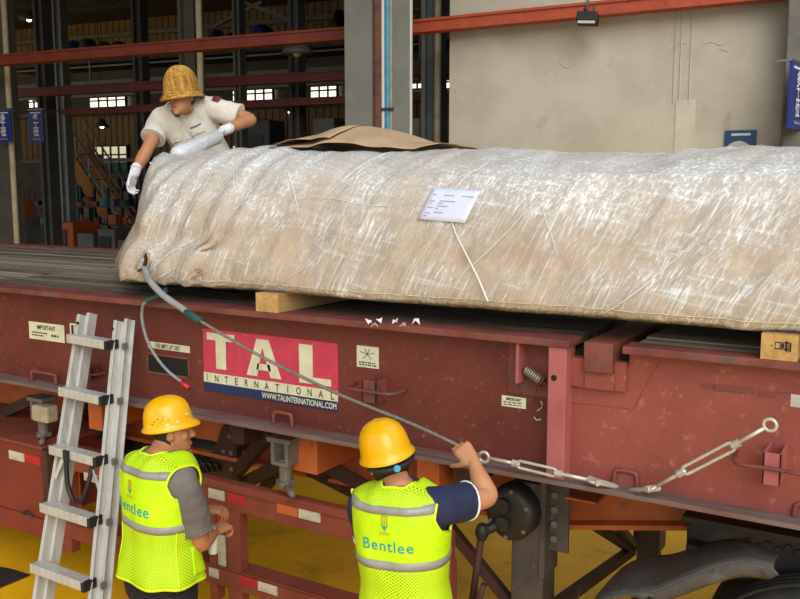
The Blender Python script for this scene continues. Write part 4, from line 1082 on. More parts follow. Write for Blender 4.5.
# ================================================================== ROPES AND TURNBUCKLES
mat('wire_rope', '#8f8c86', '#77746e', scale=60, rough=.45, metal=.4, bump=.6, bscale=300)
mat('hose_grey', '#8d9296', '#7c8185', scale=14, rough=.55)
mat('sling_teal', '#24504f', '#1c4241', scale=20, rough=.7)
mat('tip_red', '#c02232', rough=.5)
mat('galvanised', '#c9c8c0', '#b3b2aa', scale=20, rough=.35, metal=.4)
wr_ = thing('lashing_rope', 'grey sheathed wire lashing rope stretched from the load to the worker', 'rope', PY(300, 380, 3.12))
rp = crv([at_load(144, 266, .02), at_load(146, 272, .06), PY(150, 281, 3.13), PY(163, 295, 3.12), PY(180, 307, 3.12), PY(200, 321, 3.12)], 6)
O('sheath', MB().tube(rp, .017, 10), 'hose_grey', wr_, smooth=True)
rp = crv([PY(194, 317, 3.12), PY(225, 336, 3.11), PY(262, 357, 3.10), PY(300, 376, 3.09), PY(345, 397, 3.07), PY(400, 419, 3.05), PY(430, 432, 3.03), PY(455, 444, 3.02), PY(468, 450, 3.05), PY(481, 456, 3.13)], 6)
O('wire', MB().tube(rp, .0075, 10), 'wire_rope', wr_, smooth=True)
O('sheath_end', MB().tube([PY(186, 312, 3.118), PY(201, 321.5, 3.118)], .0195, 10), 'sling_teal', wr_, smooth=True)
w2 = thing('red_tipped_rope', 'thin grey rope with teal sleeve and red tip hanging over the side', 'rope', PY(150, 340, 3.2))
O('sleeve', MB().tube(crv([V((-3.30, 3.4, ZD + .07)), PZ(170, 284, ZD + .06), PY(165, 292, 3.16), PY(156, 297, 3.15), PY(147, 301, 3.15)], 5), .012, 8), 'sling_teal', w2, smooth=True)
rp = crv([PY(149, 300, 3.15), PY(144, 304, 3.15), PY(142, 313, 3.17), PY(143, 325, 3.18), PY(148, 342, 3.2), PY(157, 358, 3.22), PY(168, 371, 3.23), PY(183, 383, 3.24)], 6)
O('cord', MB().tube(rp, .0085, 8), 'hose_grey', w2, smooth=True)
O('tip', MB().tube([PY(181, 382, 3.24), PY(189, 388, 3.24)], .0125, 8), 'tip_red', w2, smooth=True)
O('knot', MB().ball(PY(148, 300.5, 3.148), .017, 10, 6), 'sling_teal', w2, smooth=True)

def ring_pts(c, ax1, ax2, r, n=20): return [c + ax1 * r * math.cos(2 * PI * k / n) + ax2 * r * math.sin(2 * PI * k / n) for k in range(n)]
def turnbuckle(eye, b0, b1, end, shk, label):
    """eye centre, body ends, rod end and far hook point (all 3-D)"""
    ax = (end - eye).normalized(); sd_ = ax.cross(V((0, 1, 0))).normalized(); dp = ax.cross(sd_)
    t = thing('turnbuckle', label, 'turnbuckle', (b0 + b1) / 2, 'galvanised turnbuckles')
    re = .021
    O('eye', MB().tube(ring_pts(eye, ax, sd_, re), .0065, 8, closed=True), 'galvanised', t, smooth=True)
    O('threaded_rod', MB().cyl(eye + ax * (re + .002), b0 + ax * .03, .0075, 10), 'galvanised', t, smooth=True)
    O('threaded_rod', MB().cyl(b1 - ax * .03, end, .0075, 10), 'galvanised', t, smooth=True)
    bd = MB()
    for s in (-1, 1): bd.tube([b0 + ax * .012 + sd_ * .006 * s, b0 + ax * .03 + sd_ * .015 * s, b1 - ax * .03 + sd_ * .015 * s, b1 - ax * .012 + sd_ * .006 * s], .0065, 8)
    O('body', bd, 'galvanised', t, smooth=True)
    for e_, k in ((b0, 1), (b1, -1)): O('collar', MB().cyl(e_ - ax * .004 * k, e_ + ax * .024 * k, .0145, 12), 'galvanised', t, smooth=False)
    O('hook_eye', MB().tube(ring_pts(end + ax * .014, ax, dp, .019), .0075, 8, closed=True), 'galvanised', t, smooth=True)
    m = MB(); c0 = end + ax * .014; d2 = (shk - c0).normalized(); s3 = d2.cross(V((0, 0, 1))).normalized()
    m.tube(crv([c0 + s3 * .018, c0 + s3 * .021 + d2 * .03, shk + s3 * .014, shk + d2 * .016, shk - s3 * .014, c0 - s3 * .021 + d2 * .03, c0 - s3 * .018], 5), .0088, 8)
    sk = O('shackle', m, 'galvanised', t, smooth=True)
    O('shackle_pin', MB().cyl(c0 - s3 * .026, c0 + s3 * .03, .013, 10), 'galvanised', sk)
turnbuckle(PY(484, 457, 3.14), PY(513, 463, 3.15), PY(561, 474, 3.15), PY(590, 480, 3.17), PY(613, 485.5, 3.245), 'horizontal galvanised turnbuckle next to the raised hand')
turnbuckle(PY(770, 425, 3.13), PY(738, 443, 3.14), PY(679, 474, 3.15), PY(655, 487, 3.17), PY(634, 490, 3.245), 'slanting galvanised turnbuckle below the faded right panel')

# ================================================================== LADDER
mat('aluminium', '#c3c3bf', '#b1b1ad', scale=9, stretch=(3, 3, .4), rough=.38, metal=.25, c3='#a4a29a', s3=24, lo3=.6, hi3=.75)
mat('black_plastic', '#1b1b1b', rough=.55)
lt = thing('step_ladder', 'aluminium step ladder leaning against the platform side', 'ladder', (-3.55, 2.53, 0))
tl, tr_ = V((-3.95, 3.155, 1.955)), V((-3.672, 3.155, 1.945))
bl, br = V((-3.775, 2.52, 0)), V((-3.33, 2.52, 0))
dirn = ((bl + br) / 2 - (tl + tr_) / 2).normalized(); nout = V((0, -1, 0)); nout = (nout - dirn * nout.dot(dirn)).normalized()
def channel(p, q, s):
    m = MB(); m.bar(p + nout * .0, q + nout * .0, .008, .058, up=nout)
    m.bar(p + nout * .026 + V((s * .008, 0, 0)), q + nout * .026 + V((s * .008, 0, 0)), .022, .006, up=nout); m.bar(p - nout * .026 + V((s * .008, 0, 0)), q - nout * .026 + V((s * .008, 0, 0)), .022, .006, up=nout)
    return m
for (a, b, s) in ((tl, bl, -1), (tr_, br, 1)):
    O('front_rail', channel(a, b, s), 'aluminium', lt, bevel=.002)
    o_ = V((.020 * s if s > 0 else .012, 0, 0)) - nout * .055
    O('rear_rail', channel(a + o_ + V((0, 0, .02)), b + o_, s), 'aluminium', lt, bevel=.002)
    O('rail_foot', MB().obox(b + V((0, -.01, .025)), (.022, 0, 0), (0, .045, 0), (0, 0, .025)), 'black_plastic', lt, bevel=.004)
    O('top_bolt', MB().cyl(a + dirn * .05 + nout * .028, a + dirn * .05 + nout * .036, .008, 10), 'black_plastic', lt)
stp = []
for k, t_ in enumerate((.065, .205, .355, .50, .648, .80, .93)):
    a = tl.lerp(bl, t_) + nout * .035; b = tr_.lerp(br, t_) + nout * .035; a = a + V((-.02, 0, 0)); b = b + V((.0, 0, 0))
    st = O('step', MB().bar(a, b, .075, .045, up=V((0, 0, 1))), 'aluminium', lt, bevel=.004)
    O('tread_ridge', MB().bar(a + V((0, -.03, .0235)), b + V((0, -.03, .0235)), .008, .004), 'aluminium', st)
    O('end_cap', MB().bar(b - V((.008, 0, 0)), b + V((.016, 0, 0)), .078, .047, up=V((0, 0, 1))), 'black_plastic', st)
    O('hinge_clip', MB().obox(b + V((.052, .05, -.01)), (.008, 0, 0), (0, .015, 0), (0, 0, .016)), 'cast_grey', st)
    stp.append((a, b))
a, b = stp[2]
for s, e_ in ((a, tl.lerp(bl, .43)), (b, tr_.lerp(br, .43))):
    O('step_brace', MB().bar(s.lerp(b if s is a else a, .22) + V((0, .0, -.02)), e_ + nout * .02, .006, .018), 'aluminium', lt)
c = a.lerp(b, .42)
O('carry_strap', MB().grid(lambda u, v: crvs[min(int(u * 24), 24)] + V((0, 0, 0)) + V((.018 * (v - .5) * 2, -.004, 0)), 24, 1) if False else MB().tube(crv([c + V((0, -.04, .025)), c + V((0, -.045, -.05)), c + V((.012, -.05, -.16)), c + V((.06, -.055, -.23)), c + V((.12, -.05, -.21)), c + V((.15, -.03, -.12)), c + V((.155, .0, -.02))], 6), .0125, 6), 'black_plastic', lt, smooth=True)
O('strap_buckle', MB().obox(c + V((0, -.043, .0)), (.022, 0, 0), (0, .006, 0), (0, 0, .028)), 'black_plastic', lt, bevel=.003)
# ================================================================== PEOPLE
mat('skin_a', '#b07a58', '#a66f4e', scale=9, rough=.5, spec=.35)
mat('skin_b', '#c08a66', '#b57e5b', scale=9, rough=.5, spec=.35)
mat('skin_c', '#b5805d', '#a87350', scale=9, rough=.5, spec=.35)
mat('hair', '#191410', '#241c16', scale=60, rough=.7)
mat('hat_yellow', '#f0b400', '#e6a800', scale=7, rough=.32, coat=.15)
mat('hat_dark', '#1a1d1c', rough=.6)
mat('knob_blue', '#3f9cc4', rough=.4)
mat('vest_yellow', '#c3ee00', '#b6e300', scale=6, rough=.6, bump=.6, bscale=14)
mat('vest_binding', '#d6f21c', rough=.6)
mat('reflective', '#9a9a98', '#8b8b89', scale=9, rough=.35)
mat('lettering_teal', '#1d9aa0', rough=.6)
mat('logo_orange', '#b98a22', rough=.6)
mat('tee_grey', '#6f6a66', '#625d59', scale=7, rough=.9, bump=.9, bscale=11)
mat('tee_navy', '#1d2547', '#171e3b', scale=7, rough=.85, bump=1.0, bscale=14)
mat('trouser_black', '#17171b', '#111114', scale=6, rough=.9)
mat('trouser_blue', '#2a3248', '#232a3d', scale=6, rough=.9)
mat('shirt_cream', '#d6d1c6', '#c9c4b9', scale=6, rough=.85, bump=1.0, bscale=13)
mat('undershirt', '#4a1c22', rough=.9)
mat('glove_white', '#dcdde2', '#cfd0d6', scale=14, rough=.85, bump=.3, bscale=60)
mat('shoe_black', '#141414', rough=.5)
mat('white_trim', '#e6e6ea', rough=.7)
mat('dark_red_patch', '#6a2230', rough=.8)
mat('chest_print', '#4d6a8c', rough=.8)
mat('eye_white', '#d8d4cc', rough=.3)
mat('eye_dark', '#120c08', rough=.2)
mat('lip', '#9a5a4a', rough=.5)
mat('brow', '#1c1510', rough=.9)
mat('spectacle', '#1a1a1c', rough=.3)
mat('spectacle_glass', '#8ea0aa', rough=.1)
mat('bottle_clear', '#c5ccc4', rough=.15)
def mesh_fabric():           # open knit: bright yarn with tiny dark holes
    m = mat('vest_mesh', '#b9e208', rough=.7); nt = m.node_tree; N = nt.nodes.new; L = nt.links.new; b = nt.nodes['Principled BSDF']
    tc = N('ShaderNodeTexCoord'); vo = N('ShaderNodeTexVoronoi'); vo.voronoi_dimensions = '2D'; vo.inputs['Scale'].default_value = 105; vo.inputs['Randomness'].default_value = 0
    mp = N('ShaderNodeMapping'); mp.inputs['Rotation'].default_value = (0, 0, math.radians(45)); L(tc.outputs['UV'], mp.inputs[0]); L(mp.outputs[0], vo.inputs['Vector'])
    r = N('ShaderNodeMapRange'); r.inputs[1].default_value = .24; r.inputs[2].default_value = .38; L(vo.outputs['Distance'], r.inputs[0])
    mx = N('ShaderNodeMix'); mx.data_type = 'RGBA'; mx.inputs[6].default_value = lin('#86a416'); mx.inputs[7].default_value = lin('#c3ea0a')
    L(r.outputs[0], mx.inputs[0]); L(mx.outputs[2], b.inputs['Base Color'])
mesh_fabric()
def bamboo():
    m = mat('bamboo', '#b98a35', rough=.7); nt = m.node_tree; N = nt.nodes.new; L = nt.links.new; b = nt.nodes['Principled BSDF']
    tc = N('ShaderNodeTexCoord'); n = N('ShaderNodeTexNoise'); n.inputs['Scale'].default_value = 45; L(tc.outputs['Object'], n.inputs['Vector'])
    mx = N('ShaderNodeMix'); mx.data_type = 'RGBA'; mx.inputs[6].default_value = lin('#8d6223'); mx.inputs[7].default_value = lin('#d3a64c'); 
    r = N('ShaderNodeMapRange'); r.inputs[1].default_value = .38; r.inputs[2].default_value = .62; L(n.outputs[0], r.inputs[0]); L(r.outputs[0], mx.inputs[0]); L(mx.outputs[2], b.inputs['Base Color'])
bamboo()

class Fr:
    def __init__(s, o, f, u):
        s.o = V(o); s.u = V(u).normalized(); s.f = V(f); s.f = (s.f - s.u * s.f.dot(s.u)).normalized(); s.r = s.f.cross(s.u)
    def __call__(s, x, y, z): return s.o + s.r * x + s.f * y + s.u * z
    def d(s, x, y, z): return s.r * x + s.f * y + s.u * z
def ell(c, ax, ay, n=24, e=2.0, rot=0):
    out = []
    for j in range(n):
        t = 2 * PI * j / n; ct, st = math.cos(t), math.sin(t)
        out.append(c + ax * (abs(ct) ** (2 / e) * (1 if ct >= 0 else -1)) + ay * (abs(st) ** (2 / e) * (1 if st >= 0 else -1)))
    return out
def limb(mb, pts, rs, n=16):                 # rounded tapering chain
    pts = [V(p) for p in pts]
    d0 = (pts[1] - pts[0]).normalized(); d1 = (pts[-1] - pts[-2]).normalized()
    P = [pts[0] - d0 * rs[0] * .85, pts[0] - d0 * rs[0] * .5] + pts + [pts[-1] + d1 * rs[-1] * .5, pts[-1] + d1 * rs[-1] * .85]
    R_ = [rs[0] * .45, rs[0] * .86] + list(rs) + [rs[-1] * .86, rs[-1] * .45]
    mb.tube(P, R_, n)
def dense(pts, rs, k=5):
    pts = [V(p) for p in pts]; q = crv(pts, k); rr = []
    for i in range(len(pts) - 1):
        for j in range(k): rr.append(lerp(rs[i], rs[i + 1], smooth01(j / k)))
    rr.append(rs[-1]); return q, rr
def remesh(name, mb, m, parent, vox=.005, smooth_it=4, disp=0, dscale=9, seed=0):
    """join overlapping closed shapes into one continuous skin"""
    me = bpy.data.meshes.new(name); me.from_pydata(mb.v, [], mb.f)
    bm = bmesh.new(); bm.from_mesh(me); bmesh.ops.recalc_face_normals(bm, faces=bm.faces); bm.to_mesh(me); bm.free()
    o = bpy.data.objects.new(name, me); COL.objects.link(o)
    a = o.modifiers.new('r', 'REMESH'); a.mode = 'VOXEL'; a.voxel_size = vox
    b = o.modifiers.new('s', 'SMOOTH'); b.iterations = smooth_it; b.factor = .5
    dg = bpy.context.evaluated_depsgraph_get(); dg.update()
    me2 = bpy.data.meshes.new_from_object(o.evaluated_get(dg))
    bpy.data.objects.remove(o); bpy.data.meshes.remove(me)
    if disp:
        nr = [v.normal.copy() for v in me2.vertices]; cc = [v.co.copy() for v in me2.vertices]
        for v, c, n_ in zip(me2.vertices, cc, nr):
            v.co = c + n_ * disp * (noise.noise(V((c.x * dscale + seed, c.y * dscale, c.z * dscale * 1.3))) + .5 * noise.noise(c * dscale * 2.3))
    lo = V([min(v.co[i] for v in me2.vertices) for i in range(3)]); hi = V([max(v.co[i] for v in me2.vertices) for i in range(3)]); c = (lo + hi) / 2
    for v in me2.vertices: v.co -= c
    me2.name = name
    return OM(name, me2, m, c, parent, smooth=True)
# ---------------- head
HEAD = [(-.120, .058, .005, .022), (-.110, .080, -.008, .040), (-.092, .090, -.028, .054), (-.066, .087, -.052, .063), (-.040, .085, -.072, .069), (-.012, .084, -.087, .073), (.015, .081, -.095, .0755), (.040, .089, -.099, .0765), (.070, .084, -.097, .0755), (.098, .062, -.080, .060), (.116, .022, -.040, .030)]
def head(mb, F, k=1.0):
    rg = []
    for z, f, b, w_ in HEAD: rg.append(ell(F(0, (f + b) / 2 * k, z * k), F.r * w_ * k, F.f * (f - b) / 2 * k, 28, 2.25))
    mb.rings(rg)
    # nose
    no = []
    for z, y, w_, d in ((.030, .080, .009, .006), (.012, .088, .009, .008), (-.008, .097, .011, .012), (-.026, .106, .015, .016), (-.036, .102, .0175, .016), (-.042, .090, .014, .010)):
        no.append(ell(F(0, (y - d * .4) * k, z * k), F.r * w_ * k, F.f * d * k, 12))
    mb.rings(no)
    mb.ball(F(0, .076 * k, -.108 * k), (.024 * k, .016 * k, .016 * k), 12, 8, (F.r, F.f, F.u))       # chin
    mb.ball(F(0, .084 * k, -.063 * k), (.024 * k, .009 * k, .006 * k), 12, 6, (F.r, F.f, F.u))       # upper lip
    mb.ball(F(0, .082 * k, -.076 * k), (.020 * k, .009 * k, .007 * k), 12, 6, (F.r, F.f, F.u))
    for s in (-1, 1):
        mb.ball(F(s * .032 * k, .079 * k, .036 * k), (.024 * k, .010 * k, .008 * k), 12, 6, (F.r, F.f, F.u))   # brow
        mb.ball(F(s * .042 * k, .062 * k, -.022 * k), (.022 * k, .018 * k, .020 * k), 12, 8, (F.r, F.f, F.u))  # cheek
        e = Fr(F(s * .076 * k, -.010 * k, -.004 * k), F.f + F.r * s * .35, F.u)
        mb.ball(e.o, (.009 * k, .021 * k, .033 * k), 12, 8, (e.r, e.f, e.u))
        mb.ball(F(s * .073 * k, .002 * k, -.02 * k), (.012 * k, .014 * k, .014 * k), 10, 6, (F.r, F.f, F.u))
def face(F, parent, k=1.0, specs=False):
    for s in (-1, 1):
        ey = O('eye', MB().ball(F(s * .030 * k, .0745 * k, .014 * k), (.012 * k, .008 * k, .0065 * k), 12, 8, (F.r, F.f, F.u)), 'eye_white', parent, smooth=True)
        O('iris', MB().ball(F(s * .030 * k, .0815 * k, .014 * k), (.0055 * k, .003 * k, .0055 * k), 10, 6, (F.r, F.f, F.u)), 'eye_dark', ey, smooth=True)
        O('eyelid', MB().tube([F((s * .030 + dx) * k, (.083 - abs(dx) * .35) * k, (.020 - dx * dx * 25) * k) for dx in (-.014, -.007, 0, .007, .014)], .0022 * k, 6), 'brow', ey, smooth=True)
        O('eyebrow', MB().tube([F((s * .031 + dx) * k, (.092 - abs(dx) * .3 - .004) * k, (.037 - dx * dx * 18) * k) for dx in (-.018, -.009, 0, .009, .018)], [.0025 * k, .004 * k, .004 * k, .004 * k, .002 * k], 6), 'brow', parent, smooth=True)
    O('lips', MB().ball(F(0, .0885 * k, -.0685 * k), (.021 * k, .0075 * k, .0065 * k), 14, 8, (F.r, F.f, F.u)), 'lip', parent, smooth=True)
    if specs:
        g = MB()
        for s in (-1, 1):
            g.tube([F(s * .031 + .023 * math.cos(2 * PI * j / 16), .098, .012 + .016 * math.sin(2 * PI * j / 16)) for j in range(16)], .0022, 6, closed=True)
            g.tube([F(s * .054, .098, .014), F(s * .079, .06, .016), F(s * .083, -.005, .014)], .002, 6)
        g.tube([F(-.008, .099, .014), F(.008, .099, .014)], .002, 6)
        gl = O('spectacles', g, 'spectacle', parent, smooth=True)
        for s in (-1, 1): O('lens', MB().add([F(s * .031, .098, .012)] + [F(s * .031 + .022 * math.cos(2 * PI * j / 16), .0975, .012 + .015 * math.sin(2 * PI * j / 16)) for j in range(16)], [(0, 1 + j, 1 + (j + 1) % 16) for j in range(16)]), 'spectacle_glass', gl)
def hair(F, parent, k=1.0, low=-.075):
    def h(u, v):
        t = math.radians(lerp(-6, 186, u)); z = lerp(low, .075, v)
        # behind the ears: shorter at the sides
        z = max(z, lerp(low, -.02, abs(math.sin(t) < .25)) if math.sin(t) < .25 else z)
        f, b, w_ = interp(HEAD, z); x = math.cos(t) * (w_ + .006) * k; y = ((f + b) / 2 - math.sin(t) * ((f - b) / 2 + .006)) * k
        return F(x, y, z * k)
    O('hair', MB().grid(h, 36, 12), 'hair', parent, smooth=True, solid=.004)
def helmet(F, parent, k=1.0, tilt=0, vents=False, adjuster=False):
    H = Fr(F(0, -.008 * k, .028 * k), F.f * math.cos(tilt) + F.u * math.sin(tilt), F.u * math.cos(tilt) - F.f * math.sin(tilt))
    prof = [(1.0, 0, 1), (1.0, .005, .55), (.985, .012, 0), (.972, .03, 0), (.945, .052, 0), (.885, .08, 0), (.78, .104, 0), (.62, .122, 0), (.42, .134, 0), (.2, .140, 0), (.03, .1415, 0)]
    n = 44; rg = []
    for r, z, br in prof:
        row = []
        for j in range(n):
            t = 2 * PI * j / n; ct, st = math.cos(t), math.sin(t)
            rx, ry = .101, (.114 if st > 0 else .121)
            fl_ = br * (.010 + .018 * max(0, st) ** 2.2); dz = -br * (.006 + .012 * max(0, st) ** 3)
            ridge = .0025 * math.exp(-(ct / .18) ** 2) * (1 if z > .03 else 0)
            row.append(H(ct * (rx * r + fl_ * .8) * k, st * (ry * r + fl_) * k, (z + dz + ridge) * k))
        rg.append(row)
    hm = O('hard_hat', MB().rings(rg, caps=False), 'hat_yellow', parent, smooth=True, solid=.003)
    q = MB().rings([rg[-1], [H(0, 0, .1418 * k)] * n], caps=False); hm2 = None
    O('crown', q, 'hat_yellow', hm, smooth=True)
    O('rim_bead', MB().tube(rg[0], .0028, 6, closed=True), 'hat_yellow', hm, smooth=True)
    if vents:
        for (a_, z) in ((-22, .058), (-10, .052), (-30, .048), (2, .048), (-16, .043), (-36, .036), (-8, .066)):
            t = math.radians(a_); r = interp([(p[1], p[0]) for p in prof[2:]], z)[0]
            c = H(math.cos(t) * .1015 * r * k, math.sin(t) * .127 * r * k, z * k); nn = H.d(math.cos(t), math.sin(t), .35).normalized()
            O('vent_hole', MB().cyl(c - nn * .003, c + nn * .0022, .0027, 8), 'hat_dark', hm)
        for (a_, z) in ((-45, .022), (20, .03), (-2, .024), (48, .05)):
            t = math.radians(a_); r = interp([(p[1], p[0]) for p in prof[2:]], z)[0]
            c = H(math.cos(t) * .1015 * r * k, math.sin(t) * .127 * r * k, z * k); nn = H.d(math.cos(t), math.sin(t), .3).normalized()
            O('rivet', MB().cyl(c - nn * .003, c + nn * .002, .0065, 10), 'sign_cream', hm)
    # headband
    O('headband', MB().tube([H(math.cos(2 * PI * j / 32) * .090 * k, (math.sin(2 * PI * j / 32) * .106 - .004) * k, .006 * k) for j in range(32)], .007, 6, closed=True), 'hat_dark', hm, smooth=True)
    if adjuster:
        a_ = O('adjuster_band', MB().tube([H(math.sin(t) * .094 * k, -math.cos(t) * .114 * k, (-.020 - .012 * math.cos(t)) * k) for t in [math.radians(x) for x in range(-70, 71, 10)]], .011, 8), 'hat_dark', hm, smooth=True)
        c = H(.0 * k, -.124 * k, -.030 * k); O('adjuster_knob', MB().cyl(c + H.d(0, .008, 0), c + H.d(0, -.006, 0), .0125, 16), 'knob_blue', a_)
    return hm
# ---------------- hand
def hand(mb, w, d, n, s, curl=(20, 25, 20), k=1.0, spread=.0045, thumb=(35, 25), tcurl=20):
    """w wrist, d towards the knuckles, n out of the palm, s towards the thumb"""
    d = V(d).normalized(); n = V(n); n = (n - d * n.dot(d)).normalized(); s = V(s); s = (s - d * s.dot(d) - n * s.dot(n)).normalized()
    L_ = .085 * k
    mb.rings([ell(w + d * t * L_, s * a * k, n * b * k, 16, 2.6) for t, a, b in ((-.25, .025, .018), (0, .027, .019), (.3, .034, .017), (.7, .039, .0155), (1.0, .040, .0135), (1.08, .034, .010))])
    for i, (off, ln, r) in enumerate(((.029, .072, .0082), (.0095, .080, .0085), (-.0105, .074, .0082), (-.0295, .058, .0072))):
        b0 = w + d * (L_ * (1.0 - .03 * abs(i - 1))) + s * off * k; dr = (d + s * (off * 1.2)).normalized(); pts = [b0 - dr * .02 * k, b0]; a = 0; p = b0
        for seg, c in zip((.44, .31, .25), curl):
            a += math.radians(c + 4 * i); v_ = dr * math.cos(a) + n * math.sin(a); p = p + v_ * ln * seg * k; pts.append(p)
        limb(mb, pts, [r * k, r * k * 1.05, r * k, r * k * .95, r * k * .8], 10)
    b0 = w + d * L_ * .30 + s * .028 * k; o_ = math.radians(thumb[0]); dr = d * math.cos(o_) + s * math.sin(o_); dr = (dr + n * math.sin(math.radians(thumb[1]))).normalized()
    p1 = b0 + dr * .036 * k; d2 = (dr + d * .35 + n * math.tan(math.radians(tcurl)) * .5).normalized(); p2 = p1 + d2 * .030 * k; p3 = p2 + (d2 + n * .25).normalized() * .022 * k
    limb(mb, [b0 - dr * .012 * k, b0, p1, p2, p3], [.012 * k, .013 * k, .0105 * k, .0098 * k, .008 * k], 10)
# ---------------- torso and garments
TOR = [(-.10, .158, .108), (0, .160, .112), (.12, .146, .104), (.26, .160, .112), (.36, .170, .112), (.41, .176, .104), (.45, .165, .090), (.48, .125, .075), (.505, .070, .060)]
def torso(mb, T, off, k, z0=-.10, belly=0):
    rg = []
    for z, a, b in [t for t in TOR if t[0] >= z0]: rg.append(ell(T(0, belly if .0 <= z < .2 else 0, z * k), T.r * (a + off) * k, T.f * (b + off) * k, 28, 2.5))
    mb.rings(rg)
def weld(mb, d):
    bm = bmesh.new(); vv = [bm.verts.new(p) for p in mb.v]
    for f in mb.f: bm.faces.new([vv[i] for i in f])
    bmesh.ops.remove_doubles(bm, verts=bm.verts, dist=d); bm.verts.index_update()
    mb.v = [v.co.copy() for v in bm.verts]; mb.f = [tuple(v.index for v in f.verts) for f in bm.faces]; bm.free()
def vest(T, parent, k=1.0, off=.022, hem=-.13, text='Bentlee', flare=.0, seed=1, pocket=False, wl=0.0, zlow=.20, tsize=.066, tz=.265, ub=.425):
    ZA = .33
    def ab(z):
        a, b = interp(TOR, min(z, .36)); fl_ = flare * smooth01((.15 - z) / .25)
        return a + off + fl_, b + off + fl_ * .8
    A0, B0 = ab(ZA)
    def zr(x): return .514 - .42 * max(0, abs(x) - .06)
    def xw(t): return interp([(0, A0), (.12, A0 * .95), (.28, .170), (.5, .160), (1, .166)], t)[0]
    def wob(x, y, z): return .010 * noise.noise(V((x * 9 + seed, y * 5, z * 7))) + .004 * noise.noise(V((x * 22 + seed, y * 9, z * 9)))
    def low(t, z, extra=0):               # full ring, t = angle, 0 = right side
        a, b = ab(z); ct, st = math.cos(t), math.sin(t); e = 2.5
        x = abs(ct) ** (2 / e) * (1 if ct >= 0 else -1); y = abs(st) ** (2 / e) * (1 if st >= 0 else -1)
        fold = flare * .5 * math.sin(t * 7 + seed) * smooth01((.12 - z) / .2)
        w_ = wob(x * a, 0, z) + extra + fold
        return T(x * (a + extra + fold) * k, y * (b + w_) * k, z * k)
    def up(x, tau, sgn, extra=0):         # sgn -1 back, +1 front
        w_ = extra + wob(x, 0, ZA + tau * (zr(x) - ZA))
        yy = max(0, 1 - (abs(x) / A0) ** 2.5) ** .4 * max(0, 1 - tau ** 5) ** .4
        return T(x * k, sgn * ((B0 + w_) * yy + (extra if abs(x) > .9 * A0 or tau > .9 else 0)) * k, (ZA + (zr(x) - ZA) * tau + (w_ if tau > .8 else 0)) * k)
    def surf(x, z, sgn, extra):           # lateral x, height z -> surface
        if z >= ZA: return up(x, (z - ZA) / (zr(x) - ZA), sgn, extra)
        a, b = ab(z); ex = min(1, abs(x) / a); c = ex ** 1.25; t = math.acos(max(-1, min(1, c if x > 0 else -c))); t = t if sgn > 0 else -t
        return low(t, z, extra)
    vs_ = MB(); zsplit = zlow
    vs_.grid(lambda u, v: low(2 * PI * u + PI / 2, lerp(zsplit, ZA, v)), 72, 6, wrap=True)
    for sgn in (-1, 1):
        def pan(u, v, sgn=sgn):
            tau = math.sin(v * PI / 2) ** .9; ca = -math.cos(PI * u); x = abs(ca) ** .8 * (1 if ca > 0 else -1) * (xw(tau) + (wl * smooth01(tau * 3) if ca < 0 else 0))
            # neck scoop
            lim = lerp(.95 if sgn < 0 else .62, 1, smooth01((abs(x) - .035) / .035)); return up(x, tau * lim, sgn)
        vs_.grid(pan, 36, 18)
    weld(vs_, .0015)
    v_ = O('safety_vest', vs_, 'vest_yellow', parent, smooth=True, solid=.0025); v_['label'] = 'fluorescent yellow safety vest'
    mp_ = MB().grid(lambda u, v: low(2 * PI * u + PI / 2, lerp(hem, zsplit, v)), 84, 22, wrap=True); mp_.uv = [(1.1 * i / 84, lerp(hem, zsplit, j / 22)) for j in range(23) for i in range(84)]
    O('mesh_panel', mp_, 'vest_mesh', v_, smooth=True, solid=.002)
    # yoke mesh on the upper back
    my_ = MB().grid(lambda u, v: (lambda tau, x: up(x, tau * lerp(.95, 1, smooth01((abs(x) - .035) / .035)), -1, .0025))(lerp(.72, .995, v), lerp(-(xw(.8) + wl), xw(.8), u) * .965), 30, 10); my_.uv = [(.34 * i / 30, .10 * j / 10) for j in range(11) for i in range(31)]
    O('mesh_yoke', my_, 'vest_mesh', v_, smooth=True)
    def bandring(z0, z1, nm, m, ex): return O(nm, MB().grid(lambda u, v: low(2 * PI * u + PI / 2, lerp(z0, z1, v), ex), 72, 2, wrap=True), m, v_, smooth=True, solid=.0015)
    bandring(zsplit - .003, zsplit + .030, 'reflective_band', 'reflective', .004)
    O('reflective_band', MB().grid(lambda u, v: surf(lerp(-(xw(.7) + wl * .9), xw(.7), u), lerp(ub, ub + .030, v) , -1, .005), 30, 2), 'reflective', v_, smooth=True, solid=.0015)
    bandring(hem - .005, hem + .006, 'hem_binding', 'vest_binding', .003)
    for s in (-1, 1):
        xs_ = lambda q_: s * (xw(q_) + (wl * smooth01(q_ * 3) if s < 0 else 0))
        pts = [up(xs_(math.sin(i / 16 * PI / 2) ** .9), math.sin(i / 16 * PI / 2) ** .9, -1, .002) for i in range(17)] + [up(xs_(math.sin(i / 16 * PI / 2) ** .9), math.sin(i / 16 * PI / 2) ** .9, 1, .002) for i in range(16, -1, -1)]
        O('armhole_binding', MB().tube(pts, .0055 * k, 6), 'vest_binding', v_, smooth=True)
    O('neck_binding', MB().tube([up(lerp(-.068, .068, i / 16), lerp(.95, 1, smooth01((abs(lerp(-.068, .068, i / 16)) - .035) / .035)), -1, .002) for i in range(17)], .005 * k, 6), 'vest_binding', v_, smooth=True)
    # printing on the back
    def onback(mb, x0, z0):
        return mb.xf(lambda p: surf(-(x0) + p.x, z0 + p.y, -1, .0035))
    O('lettering', onback(text_mb(text, tsize, .98, bold=.0004, space=1.14), .012, tz), 'lettering_teal', v_)
    g = MB()
